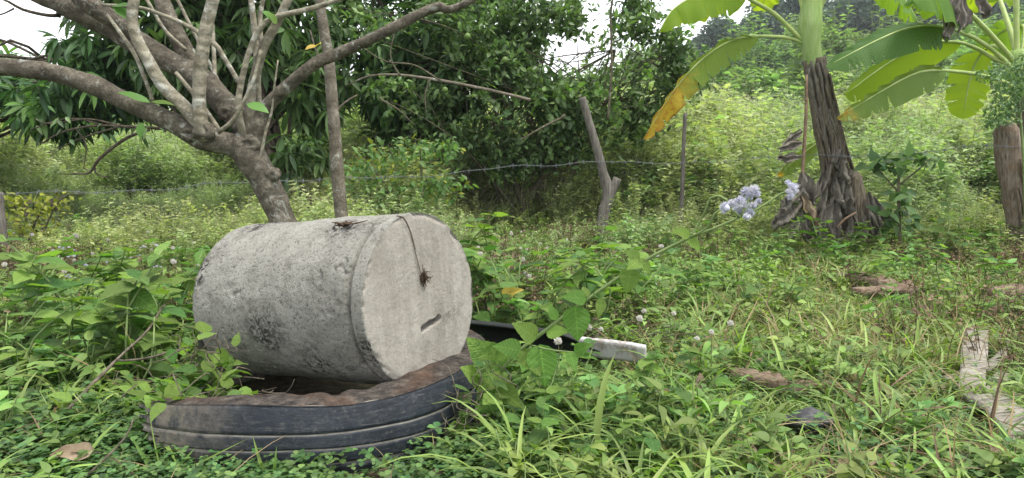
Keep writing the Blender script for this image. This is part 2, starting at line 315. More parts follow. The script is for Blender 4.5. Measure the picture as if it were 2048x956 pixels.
M['bleaf'] = banana_mat('banana_leaf', rgb(.085, .19, .035), rgb(.13, .25, .045))
M['bleaf_light'] = banana_mat('backlit_tint_banana_leaf', rgb(.16, .28, .030), rgb(.23, .35, .038), trans=.65)  # brighter yellow-green copy: light shining through the leaf put into its colour
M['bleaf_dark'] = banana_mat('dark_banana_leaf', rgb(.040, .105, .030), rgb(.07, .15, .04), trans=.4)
M['bleaf_yellow'] = banana_mat('yellowing_banana_leaf', rgb(.11, .19, .035), rgb(.17, .25, .04), rgb(.40, .31, .04), .56, .42)
M['bleaf_tipped'] = banana_mat('yellow_tipped_banana_leaf', rgb(.11, .19, .05), rgb(.15, .23, .06), rgb(.50, .36, .05), .86, .45)
# soil
N = NT('soil_and_litter'); p = N.pos(); a = N.noise(p, 2.2, 6, .65); b_ = N.noise(p, 26, 6, .7); 
c = N.ramp(b_, [(.3, rgb(.020, .016, .011)), (.5, rgb(.055, .042, .029)), (.72, rgb(.12, .095, .068))])
c = N.mix(N.ramp(a, [(.42, (0, 0, 0)), (.6, (.7, .7, .7))]), c, rgb(.045, .065, .022))
sy = N.n('ShaderNodeSeparateXYZ'); N.l(p, sy.inputs[0]); mr = N.n('ShaderNodeMapRange'); N.l(sy.outputs[1], mr.inputs[0]); mr.inputs[1].default_value = 7; mr.inputs[2].default_value = 14
c = N.mix(N.math('MULTIPLY', mr.outputs[0], .85), c, N.mix(a, rgb(.07, .12, .035), rgb(.14, .18, .06)))
M['soil'] = N.done(N.bsdf(c, .95, N.bump(b_, .9, .03), .15))
M['bluewall'] = simple_mat('pale_blue_shed_wall', rgb(.20, .27, .36), rgb(.28, .35, .43), 4, .8, .2, .01)
M['greyroof'] = simple_mat('grey_sheet_roof', rgb(.22, .23, .24), rgb(.33, .34, .35), 3, .6, .2, .01)

# ------------------------------------------------------------------ mesh builders
def mesh_np(name, V, Fc, mat, smooth=True):
    """V (n,3) floats, Fc list of (m,k) int arrays or one such array"""
    if not isinstance(Fc, (list, tuple)): Fc = [Fc]
    Fc = [np.asarray(f, np.int32) for f in Fc if len(f)]
    me = bpy.data.meshes.new(name); V = np.ascontiguousarray(V, np.float32)
    me.vertices.add(len(V)); me.vertices.foreach_set('co', V.ravel())
    li = np.concatenate([f.ravel() for f in Fc]); cnt = np.concatenate([np.full(len(f), f.shape[1], np.int32) for f in Fc])
    st = np.concatenate([[0], np.cumsum(cnt)[:-1]]).astype(np.int32)
    me.loops.add(len(li)); me.loops.foreach_set('vertex_index', li.astype(np.int32))
    me.polygons.add(len(cnt)); me.polygons.foreach_set('loop_start', st)
    if smooth: me.polygons.foreach_set('use_smooth', np.ones(len(cnt), bool))
    me.update(calc_edges=True)
    if mat is not None: me.materials.append(M[mat] if isinstance(mat, str) else mat)
    return me
def set_uv(me, UV):
    uv = me.uv_layers.new(name='UVMap'); li = np.empty(len(me.loops), np.int32); me.loops.foreach_get('vertex_index', li)
    uv.data.foreach_set('uv', np.asarray(UV, np.float32)[li].ravel())
class MB:
    def __init__(s): s.V = []; s.Q = []; s.T = []; s.n = 0
    def add(s, V, Q=(), T=()):
        V = np.asarray(V, float).reshape(-1, 3); s.V.append(V)
        if len(Q): s.Q.append(np.asarray(Q) + s.n)
        if len(T): s.T.append(np.asarray(T) + s.n)
        s.n += len(V); return s
    def mesh(s, name, mat, origin=(0, 0, 0), smooth=True):
        V = np.concatenate(s.V) - np.array(origin)
        f = []
        if s.Q: f.append(np.concatenate(s.Q))
        if s.T: f.append(np.concatenate(s.T))
        return mesh_np(name, V, f, mat, smooth)
def link(name, data, parent=None, loc=None):
    o = bpy.data.objects.new(name, data); COL.objects.link(o)
    if parent is not None: o.parent = parent
    if loc is not None: o.location = loc
    return o
def thing(name, label, cat, loc=(0, 0, 0), group=None, data=None):
    o = link(name, data, None, loc); o['label'] = label; o['category'] = cat
    if group: o['group'] = group
    return o

def smooth_path(pts, rad, step):
    """Catmull-Rom through pts, resampled"""
    p = np.array([list(q) for q in pts], float); r = np.array(rad, float)
    if len(p) == 2: p = np.vstack([p[0], p.mean(0), p[1]]); r = np.array([r[0], r.mean(), r[-1]])
    e = np.vstack([2 * p[0] - p[1], p, 2 * p[-1] - p[-2]]); re_ = np.concatenate([[r[0]], r, [r[-1]]])
    O = []; RR = []
    for i in range(1, len(e) - 2):
        n = max(2, int(np.linalg.norm(e[i + 1] - e[i]) / step))
        for t in np.arange(n) / n:
            a, b, c, d = e[i - 1], e[i], e[i + 1], e[i + 2]
            O.append(.5 * ((2 * b) + (c - a) * t + (2 * a - 5 * b + 4 * c - d) * t * t + (3 * b - a - 3 * c + d) * t ** 3))
            RR.append(re_[i] * (1 - t) + re_[i + 1] * t)
    O.append(p[-1]); RR.append(r[-1])
    return np.array(O), np.array(RR)
def tube(pts, rad, seg=8, step=.05, rough=0.0, rscale=8.0, knobs=0, jit=0.0, cap=True, flat=1.0):
    """tapered limb through pts; returns V, Q, T"""
    O, RR = smooth_path(pts, rad, step)
    n = len(O)
    if jit: O[1:-1] += (np.stack([vnoise(O[1:-1] * 3 + k * 31.7) for k in range(3)], 1) - .5) * jit
    tan = np.gradient(O, axis=0); tan /= np.linalg.norm(tan, axis=1)[:, None] + 1e-9
    up = np.array([0, 0, 1.0]) if abs(tan[0][2]) < .9 else np.array([1.0, 0, 0])
    X = np.cross(tan[0], up); X /= np.linalg.norm(X); V = []
    ang = np.arange(seg) * 2 * math.pi / seg
    for i in range(n):
        X = X - tan[i] * X.dot(tan[i]); X /= np.linalg.norm(X) + 1e-9; Y = np.cross(tan[i], X)
        V.append(O[i] + RR[i] * (np.cos(ang)[:, None] * X + flat * np.sin(ang)[:, None] * Y))
    V = np.array(V)
    if rough:
        k = (fbm(V * rscale, 4) - .5) * 2 * rough
        V = V + (V - O[:, None, :]) * k[..., None]
    i, j = np.meshgrid(np.arange(n - 1), np.arange(seg), indexing='ij'); j2 = (j + 1) % seg
    Q = np.stack([i * seg + j, i * seg + j2, (i + 1) * seg + j2, (i + 1) * seg + j], -1).reshape(-1, 4)
    V = V.reshape(-1, 3); T = []
    if cap:
        V = np.vstack([V, O[0], O[-1]]); a = np.arange(seg); b = (a + 1) % seg
        T = np.vstack([np.stack([b, a, np.full(seg, n * seg)], 1), np.stack([(n - 1) * seg + a, (n - 1) * seg + b, np.full(seg, n * seg + 1)], 1)])
    return V, Q, T

def leaf_t(seg=4, w=.28, fold=.25, droop=.25, prof='ovate', serr=0.0, wave=0.0):
    """unit leaf along +Y, face up +Z, three vertices per row"""
    t = np.linspace(0, 1, seg + 1)
    if prof == 'ovate': wd = np.clip(np.sin(np.pi * t ** .70), 0, 1) ** .8 * (1 - .12 * t)
    elif prof == 'lance': wd = np.sin(np.pi * t ** .85) ** .8
    elif prof == 'round': wd = np.sqrt(np.clip(1 - (2 * t - 1) ** 2, 0, 1)); 
    elif prof == 'heart': wd = np.sqrt(np.clip(1 - (2 * t ** .7 - 1) ** 2, 0, 1))
    elif prof == 'blade': wd = np.minimum(1, t * 6 + .35) * (1 - t ** 2.2)
    wd = np.maximum(wd, .03) * w
    if serr: wd = wd * (1 + serr * np.where(np.arange(seg + 1) % 2, .5, -.5))
    y = t.copy(); z = -droop * t ** 2
    if prof == 'blade': y = np.sin(t * droop * 1.6) / (droop * 1.6) if droop > .01 else t; z = (np.cos(t * droop * 1.6) - 1) / (droop * 1.6) if droop > .01 else 0 * t
    V = np.zeros((seg + 1, 3, 3))
    for k, s in enumerate((-1, 0, 1)):
        V[:, k, 0] = s * wd; V[:, k, 1] = y; V[:, k, 2] = z + abs(s) * fold * wd + wave * s * np.sin(t * 9 + s)
    q = []
    for i in range(seg):
        for k in range(2): a = i * 3 + k; q.append((a, a + 1, a + 4, a + 3))
    return V.reshape(-1, 3), np.array(q)
def frames(d, up, roll=None):
    """rotation matrices (n,3,3) with columns x, y=d, z close to up"""
    d = d / (np.linalg.norm(d, axis=1)[:, None] + 1e-9)
    x = np.cross(d, up); x /= np.linalg.norm(x, axis=1)[:, None] + 1e-6; z = np.cross(x, d)
    if roll is not None:
        c, s = np.cos(roll)[:, None], np.sin(roll)[:, None]; x, z = x * c + z * s, z * c - x * s
    return np.stack([x, d, z], -1)
def merge(T, Rm, loc, sc):
    """copies of template T=(V,Q) under rotations Rm, places loc, sizes sc (n,) or (n,3)"""
    V, Q = T; n = len(loc); sc = np.asarray(sc, float)
    if sc.ndim == 1: sc = np.repeat(sc[:, None], 3, 1)
    W = V[None] * sc[:, None, :]
    W = np.einsum('nij,nkj->nki', Rm, W) + loc[:, None, :]
    return W.reshape(-1, 3), (Q[None] + (np.arange(n) * len(V))[:, None, None]).reshape(-1, Q.shape[1])
def unit(n, rng): v = rng.normal(size=(n, 3)); return v / np.linalg.norm(v, axis=1)[:, None]

# ------------------------------------------------------------------ scattering what nobody could count
def scatter(name, label, cat, protos, pts, scale, rng, tilt=.12, pid=None, wt=None):
    n = len(pts)
    me = bpy.data.meshes.new(name); me.vertices.add(n); me.vertices.foreach_set('co', np.asarray(pts, np.float32).ravel())
    rot = np.stack([rng.normal(0, tilt, n), rng.normal(0, tilt, n), rng.uniform(0, 6.283, n)], 1)
    a = me.attributes.new('rot', 'FLOAT_VECTOR', 'POINT'); a.data.foreach_set('vector', rot.astype(np.float32).ravel())
    a = me.attributes.new('scl', 'FLOAT', 'POINT'); a.data.foreach_set('value', np.asarray(scale, np.float32))
    if pid is None: pid = rng.choice(len(protos), n, p=wt)
    a = me.attributes.new('pid', 'INT', 'POINT'); a.data.foreach_set('value', np.asarray(pid, np.int32))
    o = link(name, me); o['label'] = label; o['category'] = cat; o['kind'] = 'stuff'
    ng = bpy.data.node_groups.new(name + '_spread', 'GeometryNodeTree')
    ng.interface.new_socket('Geometry', in_out='INPUT', socket_type='NodeSocketGeometry')
    ng.interface.new_socket('Geometry', in_out='OUTPUT', socket_type='NodeSocketGeometry')
    gi = ng.nodes.new('NodeGroupInput'); go = ng.nodes.new('NodeGroupOutput'); jn = ng.nodes.new('GeometryNodeJoinGeometry')
    def named(nm, dt):
        x = ng.nodes.new('GeometryNodeInputNamedAttribute'); x.data_type = dt; x.inputs['Name'].default_value = nm; return x.outputs['Attribute']
    rt, sc_, pd = named('rot', 'FLOAT_VECTOR'), named('scl', 'FLOAT'), named('pid', 'INT')
    for k, pr in enumerate(protos):
        oi = ng.nodes.new('GeometryNodeObjectInfo'); oi.inputs['Object'].default_value = pr
        cp = ng.nodes.new('FunctionNodeCompare'); cp.data_type = 'INT'; cp.operation = 'EQUAL'
        ia, ib = [s for s in cp.inputs if s.type == 'INT'][:2]; ng.links.new(pd, ia); ib.default_value = k
        ip = ng.nodes.new('GeometryNodeInstanceOnPoints')
        ng.links.new(gi.outputs[0], ip.inputs['Points']); ng.links.new(cp.outputs[0], ip.inputs['Selection'])
        ng.links.new(oi.outputs['Geometry'], ip.inputs['Instance']); ng.links.new(rt, ip.inputs['Rotation']); ng.links.new(sc_, ip.inputs['Scale'])
        ng.links.new(ip.outputs[0], jn.inputs[0])
    ng.links.new(jn.outputs[0], go.inputs[0])
    md = o.modifiers.new('spread', 'NODES'); md.node_group = ng
    return o
def proto(name, me): return bpy.data.objects.new(name, me)     # template only, never linked to the scene
def join_meshes(name, parts):
    """parts: list of (V, Q, T, material)"""
    V = []; f4 = []; f3 = []; m4 = []; m3 = []; n = 0; mats = []
    for v, q, t, m in parts:
        if m not in mats: mats.append(m)
        k = mats.index(m); V.append(v)
        if len(q): f4.append(np.asarray(q) + n); m4 += [k] * len(q)
        if len(t): f3.append(np.asarray(t) + n); m3 += [k] * len(t)
        n += len(v)
    F_ = []
    if f4: F_.append(np.concatenate(f4))
    if f3: F_.append(np.concatenate(f3))
    me = mesh_np(name, np.concatenate(V), F_, None)
    for m in mats: me.materials.append(M[m])
    me.polygons.foreach_set('material_index', np.array(m4 + m3, np.int32))
    return me

# ================================================================== GROUND
def build_ground():
    ys = np.concatenate([np.linspace(-4, 1, 12), np.linspace(1.1, 9, 110), 9 + 1.5 * (1.045 ** np.arange(1, 100) - 1) / .045 * .12 * 1.0])
    ys = np.concatenate([ys[ys < 9], 9 * 1.035 ** np.arange(0, 110)])
    t = np.linspace(-1, 1, 181); xs = np.sign(t) * (np.abs(t) * 7 + np.abs(t) ** 4 * 290)
    X, Y = np.meshgrid(xs, ys); Z = terr(X, Y)
    n, m = X.shape; i, j = np.meshgrid(np.arange(n - 1), np.arange(m - 1), indexing='ij')
    Q = np.stack([i * m + j, i * m + j + 1, (i + 1) * m + j + 1, (i + 1) * m + j], -1).reshape(-1, 4)
    o = link('ground', mesh_np('ground', np.stack([X, Y, Z], -1).reshape(-1, 3), Q, 'soil')); o['kind'] = 'structure'
    o['label'] = 'brown soil under the weeds, rising to the hillside'
build_ground()

# ================================================================== CONCRETE CYLINDER
BF = P(846, 598, 1.85)                     # centre of the near end
BAX = Vector((0.85, -0.53, 0.088)).normalized()   # from far end to near end
BR, BLEN = 0.2225, 0.655
def barrel_matrix():
    z = BAX; x = Vector((0, 0, 1)).cross(z).normalized(); y = z.cross(x)     # local y is up, z along the axis
    m = Matrix((x, y, z)).transposed().to_4x4(); m.translation = BF - BAX * BLEN
    return m
BM = barrel_matrix()
def build_barrel():
    root = thing('concrete_cylinder', 'rough grey concrete cylinder lying on its side on the old tyre', 'concrete pipe'); root.matrix_world = BM
    LID = .034
    # body: open-ended shell with a rough, pitted skin and a worn far rim
    nu, nv = 360, 230; th = np.arange(nu) / nu * 2 * math.pi; zz = np.linspace(0, BLEN - LID - .013, nv)
    Z, A = np.meshgrid(zz, th, indexing='ij'); r = np.full_like(Z, BR)
    e = np.clip((.030 - Z) / .030, 0, 1); r -= .026 * (1 - np.sqrt(np.clip(1 - e ** 2, 0, 1)))        # rounded far rim
    e = np.clip((Z - (zz[-1] - .010)) / .010, 0, 1); r -= .014 * e ** 2 + .012 * sstep(.5, .65, fbm(np.stack([np.cos(A) * 5, np.sin(A) * 5, Z * 0], -1), 3)) * e
    Pn = np.stack([np.cos(A) * BR, np.sin(A) * BR, Z], -1)
    r += (fbm(Pn * 9, 3) - .5) * .010 + (fbm(Pn * 60 + 3, 3) - .5) * .0045
    pit = sstep(.60, .72, fbm(Pn * 45 + 40, 3)) * sstep(.52, .66, fbm(Pn * 6 + 70, 2)); r -= pit * .006
    V = np.stack([np.cos(A) * r, np.sin(A) * r, Z], -1).reshape(-1, 3)
    i, j = np.meshgrid(np.arange(nv - 1), np.arange(nu), indexing='ij'); j2 = (j + 1) % nu
    Q = np.stack([i * nu + j, i * nu + j2, (i + 1) * nu + j2, (i + 1) * nu + j], -1).reshape(-1, 4)
    mb = MB(); mb.add(V, Q)
    # far end closing ring and inner plug
    nr = 14; rr = np.linspace(BR - .026, 0.0005, nr); W = np.array([[(np.cos(a) * q, np.sin(a) * q, .002 * math.sin(7 * a)) for a in th] for q in rr]).reshape(-1, 3)
    i, j = np.meshgrid(np.arange(nr - 1), np.arange(nu), indexing='ij'); j2 = (j + 1) % nu
    mb.add(W, np.stack([i * nu + j, (i + 1) * nu + j, (i + 1) * nu + j2, i * nu + j2], -1).reshape(-1, 4))
    link('body', mb.mesh('cylinder_body', 'concrete'), root)
    # lid: a thick cast disc with a slot in its face
    nu = 300; nr = 150; th = np.arange(nu) / nu * 2 * math.pi
    R0 = BR + .0005
    rr = np.concatenate([np.linspace(.0004, R0 - .004, nr)])
    rows = []
    for q in rr: rows.append(np.stack([np.cos(th) * q, np.sin(th) * q, np.full(nu, BLEN)], 1))
    for k in range(1, 6):
        a = k / 5 * math.pi / 2; rows.append(np.stack([np.cos(th) * (R0 - .004 + .004 * math.sin(a)), np.sin(th) * (R0 - .004 + .004 * math.sin(a)), np.full(nu, BLEN - .004 + .004 * math.cos(a))], 1))
    for z in np.linspace(BLEN - .006, BLEN - LID, 14): rows.append(np.stack([np.cos(th) * R0, np.sin(th) * R0, np.full(nu, z)], 1))
    for q in np.linspace(R0 - .008, R0 - .06, 5): rows.append(np.stack([np.cos(th) * q, np.sin(th) * q, np.full(nu, BLEN - LID)], 1))
    V = np.array(rows); n = len(rows)
    # slot: local x runs left-to-right as seen from the front with sign flip handled by measuring below
    sx, sy, ang, hl, hw = SLOT
    dx = V[..., 0] - sx; dy = V[..., 1] - sy; u = dx * math.cos(ang) + dy * math.sin(ang); vv = -dx * math.sin(ang) + dy * math.cos(ang)
    wob = (fbm(V * 70, 3) - .5) * .008
    d = np.hypot(np.maximum(np.abs(u) - (hl - hw), 0), vv) + wob
    hole = 1 - sstep(hw * .75, hw * 1.08, d); front = (np.arange(n) < nr + 2)[:, None]
    V[..., 2] -= hole * .031 * front
    V[..., 2] += ((fbm(V * 14, 4) - .5) * .005 + (fbm(V * 80 + 9, 3) - .5) * .0014) * front
    rad = np.hypot(V[..., 0], V[..., 1]); rim = sstep(R0 - .022, R0, rad)
    chip = sstep(.50, .68, fbm(V * 26 + 5, 4)) * rim
    V[..., 2] -= chip * .007 * front
    k = 1 - (chip * .007 + (fbm(V * 40 + 77, 3) - .5) * .006 * rim) ; V[..., 0] *= k; V[..., 1] *= k
    i, j = np.meshgrid(np.arange(n - 1), np.arange(nu), indexing='ij'); j2 = (j + 1) % nu
    Q = np.stack([i * nu + j, (i + 1) * nu + j, (i + 1) * nu + j2, i * nu + j2], -1).reshape(-1, 4)
    lme = mesh_np('cylinder_lid', V.reshape(-1, 3), Q, 'concface'); lme.materials.append(M['concrete']); lme.polygons.foreach_set('material_index', np.repeat((np.arange(n - 1) > nr - 3).astype(np.int32), nu)); lid = link('lid', lme, root); lid['label'] = 'smooth beige round end with a short slot'
def plane_hit(px, py, p0, nrm):
    r = ray(px, py); c = Vector((0, 0, CAMH)); t = (p0 - c).dot(nrm) / r.dot(nrm); return c + r * t
_inv = BM.inverted()
_a, _b = _inv @ plane_hit(843, 660, BF, BAX), _inv @ plane_hit(882, 634, BF, BAX)
_c = (_a + _b) / 2
SLOT = (_c.x, _c.y, math.atan2(_b.y - _a.y, _b.x - _a.x), (_b - _a).length / 2, .0088)
build_barrel()

def strand(pts, r, mat, name, parent=None, seg=5, step=.01, jit=.004):
    rad = [r] * len(pts) if not hasattr(r, '__len__') else r
    V, Q, T = tube(pts, rad, seg, step, jit=jit)
    return V, Q, T
def on_face(px, py, off=.003): return plane_hit(px, py, BF, BAX) + BAX * off
def on_body(px, py, off=.004):
    """first hit of the view ray with the cylinder's side"""
    r = ray(px, py).normalized(); c = Vector((0, 0, CAMH)); o = c - BF; d = r - BAX * r.dot(BAX); q = o - BAX * o.dot(BAX)
    A, B, C = d.dot(d), 2 * d.dot(q), q.dot(q) - (BR + off) ** 2; D = B * B - 4 * A * C
    if D < 0: D = 0
    return c + r * ((-B - math.sqrt(D)) / (2 * A))
def build_vines():
    mb = MB()
    top = BF - BAX * .06 + Vector((0, 0, BR + .012))
    a = [on_body(792, 432), on_face(805, 436), on_face(818, 462), on_face(828, 500), on_face(838, 540), on_face(843, 556)]
    mb.add(*tube(a, [.0011, .0011, .0011, .0010, .0010, .0009], 5, .01, jit=.004))
    a2 = [p + Vector((.002, 0, .001)) for p in a[:4]]; mb.add(*tube(a2, [.0007] * 4, 5, .01, jit=.005))
    g = np.random.RandomState(3); c = np.array(on_face(844, 556, .006))
    for k in range(70):
        d = g.normal(size=3) * np.array([.006, .003, .009]); e = d + g.normal(size=3) * np.array([.006, .003, .008])
        mb.add(*tube([c + d * .3, c + d, c + e], [.0013, .0011, .0006], 4, .01))
    o = thing('dried_rootlet', 'thin dried rootlet hanging down the round end of the concrete cylinder', 'dried vine', data=None)
    link('strand', mb.mesh('rootlet', 'vine'), o)
    mb = MB()
    a = [on_body(670, 447, .006), on_body(690, 449, .010), on_body(712, 448, .008), on_body(735, 441, .006)]
    mb.add(*tube(a, [.002, .003, .002, .0012], 5, .01, jit=.008))
    for k in range(22):
        s = np.array(on_body(684 + g.uniform(-8, 14), 450, .005)); e = s + g.normal(size=3) * np.array([.013, .010, .003]) + np.array([0, 0, .004])
        mb.add(*tube([s, (s + e) / 2 + g.normal(size=3) * .004, e], [.0022, .002, .0008], 4, .01))
    o = thing('dried_vine', 'small dried vine scrap on top of the concrete cylinder', 'dried vine')
    link('strand', mb.mesh('vine_scrap', 'vine'), o)
build_vines()

# ================================================================== OLD TYRE
TC = Vector((-.47, 1.95, 0))
def build_tyre():
    root = thing('old_tyre', 'torn black tyre half buried under the concrete cylinder', 'tyre', TC)
    # outline of the tread in plan, from the torn end on the left round the front and right to the back
    plan = [(-.86, 1.655), (-.78, 1.60), (-.66, 1.555), (-.52, 1.535), (-.38, 1.55), (-.26, 1.615), (-.165, 1.73), (-.10, 1.89), (-.075, 2.08), (-.12, 2.27), (-.26, 2.42), (-.46, 2.48), (-.66, 2.44), (-.82, 2.32), (-.93, 2.14)]
    O, _ = smooth_path([(x, y, 0) for x, y in plan], [1] * len(plan), .012); n = len(O)
    tan = np.gradient(O, axis=0); tan /= np.linalg.norm(tan, axis=1)[:, None]; out = np.stack([tan[:, 1], -tan[:, 0], 0 * tan[:, 0]], 1)
    s = np.linspace(0, 1, n)
    top = .172 - .028 * (1 - sstep(0, .16, s)) + .006 * np.sin(s * 21)
    bot = -.03
    def band(f0, f1, lift, name, mat, rows=5, bulge=True, slant=0.0, parent=root):
        """strip of the tread between two heights (fractions of the tread width, 0 top, 1 bottom)"""
        V = []
        fs = np.concatenate([[f0], np.linspace(f0, f1, rows), [f1]]); lf = np.concatenate([[lift - .010], np.full(rows, lift), [lift - .010]])
        for f, l in zip(fs, lf):
            crown = .016 * (1 - (2 * f - 1) ** 2) if bulge else 0
            z = top + (bot - top) * f + .0035 * np.sin(s * 31 + f * 3) * (0 < f < 1)
            x = O + out * (l + crown)[..., None] if hasattr(l, '__len__') else O + out * (l + crown)
            x = x.copy(); x[:, 2] = z; V.append(x)
        V = np.array(V); kk = (fbm(V * 30, 3) - .5) * .002; V += out[None] * kk[..., None]
        V[..., 2] += (fbm(V * 12 + 4, 2) - .5) * .004
        V = V - np.array(TC); r_ = len(fs)
        i, j = np.meshgrid(np.arange(r_ - 1), np.arange(n - 1), indexing='ij')
        # torn end: cut the strip off at a slant
        q = np.stack([i * n + j, (i + 1) * n + j, (i + 1) * n + j + 1, i * n + j + 1], -1)
        keep = j > (2 + 9 * (f0 + (f1 - f0) * i / r_) + 3 * np.sin(i * 2.1 + f0 * 40))
        link(name, mesh_np(name, V.reshape(-1, 3), q[keep], mat), parent)
    band(0.0, 1.0, .0005, 'tread_base', 'groovedirt', 24)
    for f0, f1 in ((0.0, .30), (.322, .47), (.492, .64), (.662, 1.0)):
        band(f0, f1, .0022, 'tread_rib', 'rubber', 8)
    # inside face of the tread
    V = []
    for f in np.linspace(.02, 1, 6): x = O - out * .014; x = x.copy(); x[:, 2] = top + (bot - top) * f; V.append(x)
    V = np.array(V) - np.array(TC); i, j = np.meshgrid(np.arange(5), np.arange(n - 1), indexing='ij')
    link('inner_liner', mesh_np('inner_liner', V.reshape(-1, 3), np.stack([i * n + j, i * n + j + 1, (i + 1) * n + j + 1, (i + 1) * n + j], -1).reshape(-1, 4), 'rubber'), root)
    # torn upper sidewall: leans inwards, ragged inner edge, two skins
    nr = 16; V = []
    ragged = .140 + .06 * (fbm(np.stack([s * 26, s * 0, s * 0], 1), 4) - .5) + .012 * np.sin(s * 140)
    ragged = ragged * (.45 + .55 * sstep(.0, .22, s))
    for k in range(nr):
        u = k / (nr - 1); x = O + out * (.004 - u * ragged)[:, None]; x[:, 2] = top + .008 * np.sin(u * 2.6) - .018 * u * u
        V.append(x)
    V = np.array(V); V[..., 2] += (fbm(V * np.array([20, 20, 5]) + 8, 4) - .5) * .008 * np.linspace(.2, 1, nr)[:, None]
    lo = V.copy(); lo[..., 2] -= .011
    W = np.concatenate([V, lo[::-1]]) - np.array(TC); m = len(W)
    i, j = np.meshgrid(np.arange(m - 1), np.arange(n - 1), indexing='ij')
    link('sidewall', mesh_np('sidewall', W.reshape(-1, 3), np.stack([i * n + j, i * n + j + 1, (i + 1) * n + j + 1, (i + 1) * n + j], -1)[:, 3:].reshape(-1, 4), 'torn'), root)
build_tyre()

# ================================================================== TREES
def limb(pts, d, rough=.12, seg=10, step=.03, jit=.0, rscale=9):
    """pts: (px, py, width px[, depth]) in the photo; d: distance"""
    dd = [q[3] if len(q) > 3 else d for q in pts]
    return tube([P(q[0], q[1], e) for q, e in zip(pts, dd)], [q[2] / 2 * pxm(e) for q, e in zip(pts, dd)], seg, step, rough, rscale, jit=jit)
def add_leaf(parent, base, tip, width, mat, up=(0, -.6, .8), fold=.25, droop=.2, prof='lance', name='leaf', seg=6):
    base, tip = Vector(base), Vector(tip); L = (tip - base).length
    V, Q = leaf_t(seg, width / 2 / L, fold, droop, prof, wave=.015)
    Rm = frames(np.array([list(tip - base)]), np.array([list(up)]))
    W, Q2 = merge((V, Q), Rm, np.array([list(base)]), np.array([L]))
    org = np.array(base); me = mesh_np(name, W - org, Q2, mat); o = link(name, me, parent, base - parent.location if parent else base); return o

